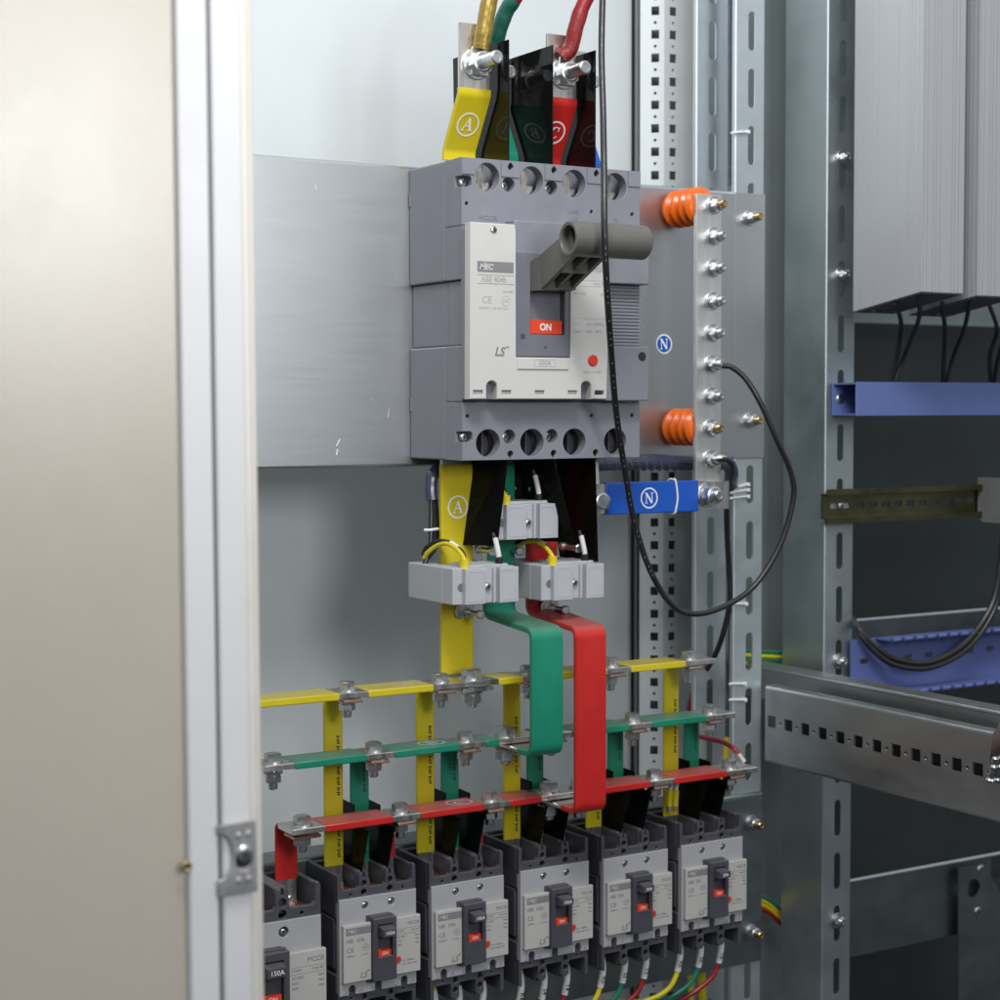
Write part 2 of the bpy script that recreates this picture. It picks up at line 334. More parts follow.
# rear corner post with square holes
zz = [213.5-25*k for k in range(-4, 48)]
xa = U(640, 300, Y=262).x; xm = U(664, 300, Y=245).x; xe = U(697, 300, Y=245).x
c1 = U(658, 100, Y=252).x; c2 = U(672.5, 100, Y=245).x
m = MB()
m.lathe((U(660, 717, Y=250).x, 251, U(660, 717, Y=250).z), (0, -1, 0), [(0, 4), (1.5, 3.4), (2.4, 1.8)], 16)
w1 = math.hypot(xm-xa, 17); a1 = math.atan2(-17, xm-xa)
fr2 = T3(xa, 262, 0) @ Matrix.Rotation(a1, 4, 'Z') @ FRONT
t1 = cut_sheet(rect(xm, -18.75, xe, 6.25), [rect(c2-4.6, -4.6, c2+4.6, 4.6), circle(c2, -12.5, 1.7, 10)], 2, 0)
t2 = cut_sheet(rect(0, -18.75, w1, 6.25), [rect(w1*.62-4.2, -4.6, w1*.62+4.2, 4.6), circle(w1*.62, -12.5, 1.7, 10)], 2, 0)
for z in zz: m.mesh(t1, T3(0, 245, z) @ FRONT); m.mesh(t2, fr2 @ T3(0, z, 0))
m.box(xe-2, xe, 246, 275, -1000, 520)
t = m.build('corner_post', wall_paint, CAB)
MB().box(xa+3, xe-3, 272, 276, -1000, 520).build('post_core', post_core, t)
# slotted rails
def slotted(name, label, x0, x1, y, xs, zs, sw, sh, mat, depth, lip=False):
    t = thing(name, label, 'mounting rail', ((x0+x1)/2, y, -900), 'slotted galvanised uprights')
    m = MB(); m.cut(rect(x0+2, -1000, x1-2, 520), [slot(xs, z, sw, sh) for z in zs], 2, FRONT, (0, y+1, 0))
    m.tube([(x0+2, y+2, -1000), (x0+2, y+2, 520)], 2, 16, 1, False); m.tube([(x1-2, y+2, -1000), (x1-2, y+2, 520)], 2, 16, 1, False)
    m.box(x0, x0+2, y+2, y+depth, -1000, 520); m.box(x1-2, x1, y+2, y+depth, -1000, 520)
    m.build('rail_face', mat, t); return t
slotted('slotted_rail', 'slotted galvanised upright nearest the mounting plate edge, with white cable ties', 370, 408.2, 97, 391, [164.5-56.8*k for k in range(-6, 22)], 9, 39, galv, 5)
slotted('slotted_rail', 'slotted galvanised upright set back behind the neutral bar', 367, 409, 157, 388, [165.5-56.8*k for k in range(-6, 22)], 9.5, 40, galv, 5)
xp = U(826, 410, Y=97).x
P2 = slotted('slotted_rail', 'front slotted upright carrying the blue duct and the rail for terminals', xp-1, 531, 97, 511.5, [35-56.8*k for k in range(-8, 20)], 8.5, 39, galv_side, 66)
for z in U(840, 158, Y=97).z, U(840.5, 275, Y=97).z, U(837.5, 661, Y=97).z, U(838, 920, Y=97).z: stud(P2, (511.5, 97, z), 3.6, 10, 5.6, 8.2)
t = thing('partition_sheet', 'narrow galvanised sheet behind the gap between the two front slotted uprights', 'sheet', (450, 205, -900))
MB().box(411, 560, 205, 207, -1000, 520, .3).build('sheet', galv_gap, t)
# ------------------------------------------------------------------ upper mounting plate
t = thing('mounting_plate', 'wide galvanised plate carrying the large breaker', 'mounting plate', (0, 95, -262))
m = MB(); m.box(-620, 369.5, 95, 96.6, -261.5, .5)
m.tube([(-620, 98.4, .5), (369.5, 98.4, .5)], 3.3, 20, 1, False); m.box(-620, 369.5, 98.4, 130, 2.2, 3.8)
m.tube([(-620, 98.4, -261.5), (369.5, 98.4, -261.5)], 3.3, 20, 1, False); m.box(-620, 369.5, 98.4, 130, -264.8, -263.2)
m.box(369.5, 407.5, 95, 96.6, -263, 3, .3)
pl_ = m.build('plate', galv_plate, t)
m = MB()
for a, b, c, d, w_ in ((340, 439, 336.5, 446, .9), (337.5, 449, 336.5, 455, 1.1), (389, 408, 388, 418, .35), (315, 184, 316.5, 190, .3), (372, 398, 374, 401, .25)):
    p, q_ = U(a, b, Y=95), U(c, d, Y=95); m.cut(seg2((p.x, p.z), (q_.x, q_.z), w_), [], .06, FRONT, (0, 94.97, 0))
m.build('scratches', ink_white, pl_)
for x, z in ((388, -21.5), (389, -225)): stud(t, (x, 95, z), 4, 17, 6, 8, brass_end)
m = MB(); m.cyl((U(664, 344, Y=95).x, 94.9, U(664, 344, Y=95).z), (U(664, 344, Y=95).x, 94.6, U(664, 344, Y=95).z), 9.6, 9.6, 36)
st = m.build('round_sticker', ink_white, None); tag(st, 'round blue N sticker on the plate right of the large breaker', 'sticker')
p = U(664, 344, Y=94.5)
m = MB(); m.cyl((p.x, 94.6, p.z), (p.x, 94.4, p.z), 8.1, 8.1, 36); m.build('blue_disc', blue, st)
m = MB()
for i, q in enumerate(letter_polys('N')): m.cut([(x*10, y*10.5) for x, y in q], [], .1+.02*i, FRONT, (p.x, 94.3, p.z))
m.build('lettering', ink_white, st)
# lower mounting plate
t = thing('mounting_plate', 'galvanised plate behind the row of small breakers', 'mounting plate', (0, 92, -781))
m = MB(); m.box(-620, 405, 92, 93.6, -781, -609, .3)
m.tube([(-620, 95.4, -608.5), (405, 95.4, -608.5)], 3.3, 20, 1, False); m.box(-620, 405, 95.4, 128, -606.8, -605.2)
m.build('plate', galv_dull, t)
for x, z in ((390.5, -636), (391, -749)): stud(t, (x, 92, z), 4, 17, 6, 8, brass_end)
# ================================================================== LARGE BREAKER
B = thing('large_breaker', 'large grey four pole breaker with long tubular handle, switched ON', 'circuit breaker', (92, 95, -257))
m = MB(); m.box(0, 185, 29, 94.6, -103, 0, 1.2); m.box(3, 182, 29, 94.4, -158.4, -103.5, .8); m.box(0, 185, 29, 94.6, -257, -159, 1.2)
m.box(-.7, .4, 91, 94, -33, -22, .2); m.box(-.7, .4, 91, 94, -215, -203, .2)
m.build('rear_housing', mcb_grey, B)
def keyhole(x, z, up=1):
    pts = []
    for k in range(13):
        a = math.radians(115+310*k/12) if up > 0 else math.radians(-65+310*k/12)
        pts.append((x+2.9*math.cos(a), z+2.9*math.sin(a)))
    e = 3.6*up
    return pts+([(x+.9, z+e), (x-.9, z+e)] if up > 0 else [(x-.9, z+e), (x+.9, z+e)])
pc = (25.5, 70, 114.2, 158.2)
def zone(z0, z1, zc, zk, zs, up):
    out = [(0, z0), (185, z0), (185, z1), (0, z1), (0, zs+4.6), (8, zs+4.6), (10, zs+2.5), (10, zs-2.5), (8, zs-4.6), (0, zs-4.6)]
    ho = [circle(x, zc, 12, 40) for x in pc]+[keyhole(x, zk, up) for x in (48, 92.4, 137)]+[circle(x, zs-.4, 6.2, 28) for x in (46.6, 90.4)]
    zd = zc-23.5*up; ho += [circle(5, zd, 1.6, 12), circle(132.5, zd, 1.6, 12), circle(176.5, zd, 1.8, 12)]
    return out, ho
f = MB()
o, h = zone(-57, 0, -15.3, -5, -20, 1); f.cut(o, h, 11.4, FRONT, (0, 6, 0), .35)
o, h = zone(-257, -207, -242.4, -252, -236.6, -1); f.cut(o, h, 11.4, FRONT, (0, 6, 0), .35)
for za, zb in ((-57, 0), (-257, -207)):
    f.box(0, 12, 12, 28.4, za, zb, .4); f.box(173, 185, 12, 28.4, za, zb, .4)
    for x in (47.7, 92.2, 136.6): f.box(x-6, x+6, 12.2, 28, za, zb)
f.box(12, 173, 24, 28.2, -56.9, -.4); f.box(12, 173, 24, 28.2, -256.6, -207)
f.box(0, 185, .5, 28.4, -103, -57.2, .8); f.box(2.6, 185, .5, 28.4, -158.4, -103.6, .5); f.box(0, 185, .5, 28.4, -206.8, -159, .8)
for xa_, xb_ in ((0, 12.3), (38.7, 57), (83, 101.5), (127.3, 145.3), (171.4, 185)):
    xs_ = [x for x in (48, 92.4, 137) if xa_ < x < xb_]
    f.cut(rect(xa_+.2, -14, xb_-.2, -.4), [keyhole(x, -5.3, 1) for x in xs_], .9, FRONT, (0, -.35, 0))
f.box(43, 184.6, -15, .4, -102.4, -52, 1.2, 2); f.box(136, 184.4, -15, .4, -206, -157.4, 1.2, 2); f.box(-1, 137, -8, .4, -205, -60, .8)
f.build('front_housing', mcb_grey, B)
m = MB()
for k in range(18): m.box(139, 182.5, -3.2, .4, -156+3*k, -154.3+3*k)
m.box(139, 183, -1, .45, -157.3, -102.5); m.build('vent_grille', mcb_grey, B)
m = MB(); m.cyl((176.5, -15.1, -166.5), (176.5, -14.4, -166.5), 4.2, 4.2, 24); m.build('rating_plug_hole', hole_dark, B)
for x in pc: MB().box(x-11, x+1, 20, 23.8, -27, -4, .5).box(x+.9, x+2, 11.8, 23.7, -26.9, -4.1).box(x+1.9, x+11, 15, 22, -26, -17, 1).build('line_terminal', tin, B)
for x in pc: MB().box(x, x+1.2, 11.8, 23.8, -254, -230).box(x-11.8, x+11.8, 21, 23.9, -253.9, -230.8).build('load_terminal', mcb_dark, B)
for x, z in ((5, -20), (46, -20.4), (90, -20.4), (5, -236.6), (46, -237), (89.6, -237)): screw(B, (x, 7, z), 3.6)
# cover plate
out = [(-2.5, -204.6), (13.7, -204.6), (13.7, -193.6)]+[(18.9-5.2*math.cos(math.pi*k/10), -193.6+4.4*math.sin(math.pi*k/10)) for k in range(1, 10)]+[(24.1, -193.6), (24.1, -204.6),
      (110, -204.6), (110, -193.4)]+[(115.2-5.2*math.cos(math.pi*k/10), -193.4+4.4*math.sin(math.pi*k/10)) for k in range(1, 10)]+[(120.4, -193.4), (120.4, -204.6), (137, -204.6),
      (138.4, -150), (138.4, -79.5), (98.9, -79.5), (98.9, -168.8), (43.4, -168.8), (43.4, -62), (42, -56.2), (-1.5, -56.2)]
holes = [rect(x-4.6, -200.6, x+4.6, -197.4) for x in (5.5, 33.5, 67, 101)]+[rect(124.5, -200.8, 134, -197.2)]
P = MB().cut(out, holes, 10, FRONT, (0, -12.2, 0), .7).build('cover_plate', cover_white, B)
screw(P, (21, -17.3, -61.5), 3.3)
m = MB()
for x in (5.5, 33.5, 67, 101): m.box(x-4.4, x+4.2, -15.5, -14.5, -200.4, -197.8)
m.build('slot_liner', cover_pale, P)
m = MB(); m.box(126, 131, -16, -14.6, -200.5, -197.4, .3); m.build('latch_hole', hole_dark, P)
m = MB(); m.cut(rect(44.2, -179, 95.8, -169.6), [], 1.4, FRONT, (0, -17.8, 0), .4); m.build('rating_strip', cover_white, P)
m = MB(); m.lathe((121.7, -17, -170.7), (0, -1, 0), [(0, 4.9), (1.4, 4.9), (2, 4.2)], 28); m.build('trip_button', red_plastic, P)
yf = -17.32
m = MB()
m.cut(rect(5, -97.6, 40.6, -88.6), [], .1, FRONT, (0, yf, 0))
for z in (-99.9, -107.2): m.cut(rect(5, z-.18, 41, z+.18), [], .1, FRONT, (0, yf, 0))
m.text('LS', 10.5, (21.5, yf, -164.8), shear=.28, sx=.95, bold=.32); m.cut([(31.5, -161.3), (33, -160), (36.4, -159.6), (35.6, -160.9), (33.5, -161.1)], [], .1, FRONT, (0, yf, 0))
m.build('printed_band', ink, P)
m = MB(); m.text('ABE 404b', 6.6, (8.6, yf, -103.7), sx=.94, bold=.14); m.text('CE', 8.5, (9.4, yf, -121), sx=.95)
m.cut(circle(32.8, -121.3, 4.4, 28), [circle(32.8, -121.3, 4.1, 28)], .1, FRONT, (0, yf, 0)); m.text('CCC', 3.6, (32.8, yf, -121.3), ax='CENTER', sx=.75)
m.text('GB14048.2', 2.5, (41, yf, -113.6), ax='RIGHT'); m.text('IEC60947-2   AC 415V 25kA', 2.5, (6.5, yf, -127.8), sx=.97)
m.cut(rect(60.6, -176.8, 82, -170.4), [rect(60.9, -176.5, 81.7, -170.7)], .1, FRONT, (0, yf-1.32, 0)); m.text('300A', 5.6, (71.3, yf-1.32, -173.6), ax='CENTER', sx=1.02, bold=.08)
for z in (-134.2, -106.2, -101): m.cut(rect(101, z-.15, 138, z+.15), [], .1, FRONT, (0, yf, 0))
m.text('MCCB', 5.5, (136, yf, -91.5), ax='RIGHT', sx=.95); m.text('Uimp 8kV', 3.6, (137, yf, -103.6), ax='RIGHT'); m.text('Icu', 3.4, (136, yf, -109), ax='RIGHT')
m.text('AC 415V', 3.5, (101.5, yf, -112.8)); m.text('25kA', 3.5, (137, yf, -113), ax='RIGHT')
m.text('Ics = 100%Icu', 3.4, (116, yf, -139), sx=.95); m.text('-/ -x-', 3.4, (102, yf, -139)); m.text('Cat.A    50Hz   40\u00b0C', 3.5, (101.5, yf, -145.6), sx=1.02)
m.text('PUSH TO TRIP', 3.0, (121.5, yf, -181), ax='CENTER')
m.build('lettering', ink_pale, P)
m = MB(); m.text('MEC', 6.6, (6.8, yf-.12, -93.4), shear=.3, sx=1., bold=.2); m.cut([(10, -90.2), (13.8, -89.2), (13.2, -90.2)], [], .1, FRONT, (0, yf-.12, 0)); m.build('logo_lettering', cover_white, P)
m = MB(); m.text('MCCB', 5.6, (17, -.06, -50), sx=1.15); m.text('LINE', 5.5, (113, -.06, -40), ax='CENTER'); m.text('1 3 5', 4, (113, -.06, -46), ax='CENTER'); m.text('N', 6, (158, -.06, -45), ax='CENTER', shear=.2); m.build('embossed_lettering', emboss, B)
# handle frame and handle
Fm = MB().cut(rect(44.2, -168.2, 98.3, -79.2), [rect(58.4, -149, 93.4, -92)], 9, FRONT, (0, -11.6, 0), .5).build('handle_frame', mcb_grey2, B)
m = MB(); m.cyl((73.5, -16.15, -160), (73.5, -15.6, -160), 1.4, 1.4, 14); m.cyl((50.5, -16.12, -151), (50.5, -15.6, -151), 2.6, 2.6, 20); m.build('frame_hole', mcb_dark, Fm)
MB().box(58.6, 91, -9.5, -7.8, -148.8, -92, .2).build('slide', mcb_grey2, Fm)
w = MB().box(58.8, 91.6, -14.6, -9.4, -148.6, -136.6, .4).build('on_window', red_window, Fm)
MB().text('ON', 8.4, (74.6, -14.7, -142.7), ax='CENTER', sx=.9, bold=.22).build('lettering', ink_white, w)
H = MB()
xa_, xb_ = 57.5, 92.5
Q = [(xa_, -8, -112), (xb_, -8, -112), (xb_, -8, -90), (xa_, -8, -90), (xa_+2, -30, -112), (xb_+1, -34, -111), (xb_, -26, -83), (xa_+2, -26, -83)]
H.hexa([Q[i] for i in (0, 1, 2, 3, 4, 5, 6, 7)])
xa_, xb_ = 60, 93
def slab(x0, x1, A, Bq): H.hexa([(x0, *A[0]), (x1, *A[0]), (x1, *A[1]), (x0, *A[1]), (x0, *Bq[0]), (x1, *Bq[0]), (x1, *Bq[1]), (x0, *Bq[1])])
slab(xa_, xa_+4, ((-28, -112), (-24, -84)), ((-84, -85), (-76, -64)))          # left cheek
slab(xb_-4, xb_, ((-28, -112), (-24, -84)), ((-84, -85), (-76, -64)))          # right cheek
slab(xa_+3, xb_-3, ((-28, -97), (-24, -85)), ((-82, -76), (-76, -65)))         # web
slab(xa_+14.5, xa_+18, ((-28, -111.5), (-24, -90)), ((-83, -85), (-76, -66)))  # rib
H.box(xa_+3, xb_-3, -58, -54.5, -99, -78)
arm = H.build('handle', handle_plastic, B)
m = MB(); m.lathe((53.5, -82, -73), (1, 0, 0), [(30, 0), (30, 10.4), (.9, 10.6), (0, 11.3), (0, 13.6), (.9, 14.5), (75.5, 14.5), (77, 13.2), (77, 0)], 44); m.build('handle_tube', handle_plastic, arm)
# ================================================================== UPPER CONNECTION BARS
def up_bar(kind, x, yo, col, colname, ch, lab, tw):
    t = thing('connection_bar', lab, 'connection bar', (x, 52, 0), 'phase bars above the large breaker')
    MB().strip([(x, 52, -45), (x, 52, 13), (x, yo, 58), (x, yo, 118)], 31, 4, 12).build('bar', tin, t)
    k = (yo-52)/45; d = 3.2
    sl = MB().strip([(x, 52, 4.5), (x, 52, 13), (x, yo, 58), (x, yo, 63)], 32, 5.2, 12).build('heat_shrink_sleeve', col, t)
    if ch:
        a = math.atan2(52-yo, 45)
        fr = T3(x, (52+yo)/2, 35.5) @ Matrix.Rotation(a, 4, 'X') @ T3(0, -2.85, 0) @ FRONT
        m = MB(); mark(m, ch, 11, (0, 0, 0), fr, .12)
        m.build('lettering', ink_white, sl)
    stud(t, (x+1, yo-2.2, 84), 6, 36, 9.5, 13.5)
    return t
up_bar('A', 27, 25, yellow, 'yellow', 'A', 'yellow sleeved bar marked A rising from the large breaker', 0)
up_bar('B', 71.5, 76, green, 'green', 'B', 'green sleeved bar between two black barriers above the large breaker', 0)
up_bar('C', 116.5, 25, red, 'red', 'C', 'red sleeved bar marked C rising from the large breaker', 0)
up_bar('N', 160.5, 76, blue, 'blue', None, 'blue sleeved bar half hidden behind the long black cable', 0)
def supply(name, label, x, y, pts, r, tape, tapeto, rest, tapename):
    t = thing(name, label, 'cable', (x, y, 84), 'supply cables above the large breaker')
    P = curve_pts(pts, 10); n = int(len(P)*tapeto)
    MB().tube(P[:n+1], lambda q: r*(1.0+.018*math.sin(q*23)+.015*math.sin(q*61+1)), 16, 1, False).build('tape_wrap', tape, t)
    if n < len(P)-1: MB().tube(P[n:], r*.93, 16, 1, False).build('cable', rest, t)
    m = MB(); z = pts[0][2]; m.cut([(x-7, 74), (x+9, 74), (x+9, 90), (x+7, z+2), (x-6, z+2), (x-7, 90)], [circle(x, 84, 6.5)], 3, FRONT, (0, y, 0)).build('lug', tin, t)
supply('supply_cable', 'gold taped supply cable bolted to the yellow bar', 28, 19.4, [(30, 18, 96), (31, 16, 108), (36, 15, 135), (44, 14, 168)], 7.2, tape_gold, 1, tape_gold, 'gold')
supply('supply_cable', 'green taped supply cable bolted to the green bar', 72.5, 70.4, [(72, 68, 100), (72, 60, 120), (76, 52, 140), (84, 44, 156), (104, 36, 196)], 7.2, tape_green, .68, supply_red, 'green')
supply('supply_cable', 'red taped supply cable bolted to the bar marked C', 117.5, 19.4, [(112, 18, 97), (120, 15, 106), (124, 12, 125), (131, 10, 145), (146, 6, 172)], 7.0, tape_red, .66, supply_red, 'red')
# barrier sheets
def sheet4(name, label, pts, x, g, th=1.2, mt=None):
    o = MB().hexa([(p[0]-th/2, p[1], p[2]) for p in pts]+[(p[0]+th/2, p[1], p[2]) for p in pts]).build(name, mt or black_sheet)
    return tag(o, label, 'barrier', g)
G = 'black insulating barriers of the large breaker'
for x, n in ((47.4, 'black barrier standing between the yellow and green bars above the large breaker'), (92.2, 'black barrier standing between the green and red bars above the large breaker'), (137, 'black barrier standing right of the red bar above the large breaker')):
    sheet4('phase_barrier', n, [(x, 1.5, -8), (x, 94, -8), (x, 97, 103), (x, 1, 103)], x, G)
sheet4('phase_barrier', 'black barrier hanging beside the yellow bar marked A under the large breaker', [U(497, 546, X=41), U(463, 545, X=33), (47, 80, -250), (47, 2, -250)], 46, G, 1.2, matt_sheet)
sheet4('phase_barrier', 'black barrier hanging behind the middle current transformer under the large breaker', [(114, 0, -331), (94, 84, -334), (92, 92, -250), (92, 3, -250)], 92, G, 1.2, matt_sheet)
sheet4('phase_barrier', 'black barrier hanging right of the red bar under the large breaker', [(139, 0, -350), (139, 62, -350), (137, 86, -250), (137, 2, -250)], 137, G, 1.2, matt_sheet)
# ================================================================== LOWER BARS
yT, gT, rT = -450.6, -504.6, -560.4
def low_bar(x, col, path, lab, ch=None):
    t = thing('feeder_bar', lab, 'feeder bar', (x, 60, -300), 'sleeved bars between the large breaker and the busbars')
    MB().strip(path, 31, 4, 9).build('bar', tin, t)
    p = list(path); p[0] = (p[0][0], p[0][1], -262)
    a, b = Vector(p[-1]), Vector(p[-2]); p[-1] = tuple(b+(a-b)*(.0 if ch else .33)); 
    if ch: p = p[:-1]; p[-1] = (x, 60, -449)
    sl = MB().strip(p, 32.2, 5.4, 9).build('heat_shrink_sleeve', col, t)
    if ch:
        q = U(458, 507, Y=57); m = MB(); mark(m, ch, 10.4, (q.x, 57.2, q.z), FRONT); m.build('lettering', ink_white, sl)
    return t
low_bar(27.3, yellow, [(27.3, 60, -235), (27.3, 60, yT-8), (27.3, 22, yT-8)], 'yellow sleeved bar marked A running straight down to the yellow busbar', 'A')
low_bar(71.5, green, [(71.5, 60, -235), (71.5, 60, -399), (71.5, -20, -405), (71.5, -20, gT-8), (71.5, 48, gT-8)], 'green sleeved bar stepping forward and down to the green busbar')
low_bar(117, red, [(117, 60, -235), (117, 60, -399), (117, -20, -407), (117, -20, rT-8), (117, 48, rT-8)], 'red sleeved bar stepping forward and down to the red busbar')
# ================================================================== BUSBARS
x0, sp = -107.0, 90.2
def busbar(zt, a, b, joints, col, lab, ch, chx):
    "joints: list of (x centre of bolt, bare half width left, right, bolt head)"
    t = thing('busbar', lab, 'busbar', ((a+b)/2, 35, zt), 'horizontal busbars above the small breakers')
    MB().box(a, b, 20, 50, zt-5, zt, .6).build('bar', tin, t)
    cur = a-1; js = sorted(joints)
    for (x, l, r, hd, dn) in js:
        if x-l > cur+2: seg = MB().box(cur if cur > a else a+.5, x-l, 19.2, 50.8, zt-5.7, zt+.7, 1.2, 2).build('heat_shrink_sleeve', col, t)
        cur = x+r
        if x-l <= chx <= x+r: pass
    if cur < b-3: MB().box(cur, b-.5, 19.2, 50.8, zt-5.7, zt+.7, 1.2, 2).build('heat_shrink_sleeve', col, t)
    for (x, l, r, hd, dn) in js: vbolt(t, (x, 34, zt), 0, dn, 4 if hd < 7 else 5, hd, 15)
    if ch: m = MB(); mark(m, ch, 13, (chx, 35, zt+.85), TOP, 0., False, 10); m.build('lettering', ink_pale, t)
    return t
J = 13.5
A5 = [x0+12.5+sp*i for i in range(5)]; B5 = [x0+37.5+sp*i for i in range(5)]; C5 = [x0+62.5+sp*i for i in range(5)]
busbar(yT, -420, 289, [(A5[0], J, J, 6.3, 8), (A5[1], 14, 14, 6.3, 8), (27.3, 18, 20, 7.8, 11), (A5[2], J, J, 6.3, 8), (A5[3], J, J, 6.3, 8), (A5[4], 14, 30, 6.3, 8)], yellow, 'topmost yellow busbar running across the cabinet', 'A', U(406, 683, Y=35).x)
busbar(gT, -176, 313, [(-163, 14, 14, 6.3, 8), (B5[0], J, J, 6.3, 8), (B5[1], J, J, 6.3, 8), (62, 14, 30, 7.8, 11), (B5[2], 8, J, 6.3, 8), (B5[3], J, J, 6.3, 8), (B5[4], 14, 30, 6.3, 8)], green, 'middle green busbar running across the cabinet', 'B', U(431, 743, Y=35).x)
busbar(rT, -152, 340, [(-137, 17, 15, 6.8, 8), (C5[0], J, J, 6.3, 8), (C5[1], J, J, 6.3, 8), (108, 16, 30, 7.8, 11), (C5[2]+4, 8, 14, 6.3, 13), (C5[3], J, J, 6.3, 8), (C5[4], 14, 30, 6.3, 8)], red, 'lowest red busbar running just above the small breakers', 'C', U(459, 804, Y=35).x)
# droppers
def dropper(x, zt, col, lab, dz=0):
    t = thing('dropper_strap', lab, 'strap', (x, 62, -632), 'sleeved straps dropping from the busbars to the small breakers')
    MB().strip([(x, 62, -634), (x, 62, zt-6.8-dz), (x, 22, zt-6.8-dz)], 17, 2, 4, 5).build('strap', copper if False else tin, t)
    sl = MB().strip([(x, 62, -607), (x, 62, zt-6.8-dz), (x, 56, zt-6.8-dz)], 18, 3, 4, 5).build('heat_shrink_sleeve', col, t)
    m = MB(); h = zt-607*-1
    for k in range(int((zt-20+606)/9)):
        if (k//3) % 3 != 1:
            z = -600+9*k
            for j in range(4): m.box(x+3.2-(j % 2)*.6, x+5.8-(j % 3)*.4, 60.3, 60.46, z+j*1.9, z+j*1.9+1.2)
    if len(m.bm.verts): m.build('sleeve_print', ink_black, sl)
    m = MB(); m.box(x-8.5, x+8.5, 20, 50, zt-8.6-dz-.4, zt-7.85-dz); m.build('copper_edge', copper, t)
    return t
ordn = ['leftmost fully visible', 'second fully visible', 'third fully visible', 'fourth fully visible', 'rightmost']
for i in range(5):
    dropper(A5[i], yT, yellow, f'yellow strap dropping to the {ordn[i]} small breaker', 0)
    dropper(B5[i], gT, green, f'green strap dropping to the {ordn[i]} small breaker')
    dropper(C5[i], rT, red, f'red strap hidden behind the red busbar above the {ordn[i]} small breaker', 4.6 if i == 2 else 0)
t = thing('dropper_strap', 'red strap bending down from the left end of the red busbar', 'strap', (-157, 40, -632), 'sleeved straps dropping from the busbars to the small breakers')
xl = U(286, 850, Y=60).x
MB().strip([(xl, 60, -640), (xl, 60, rT-3.4), (xl, 32, rT-3.4)], 19, 2.4, 5).build('strap', tin, t)
MB().strip([(xl, 60, -612), (xl, 60, rT-3.4), (xl, 34, rT-3.4)], 20, 3.6, 5).build('heat_shrink_sleeve', red, t)
MB().box(xl-8, -124, 24, 46, rT-10.2, rT-7.4, .3).build('copper_tail', copper, t)
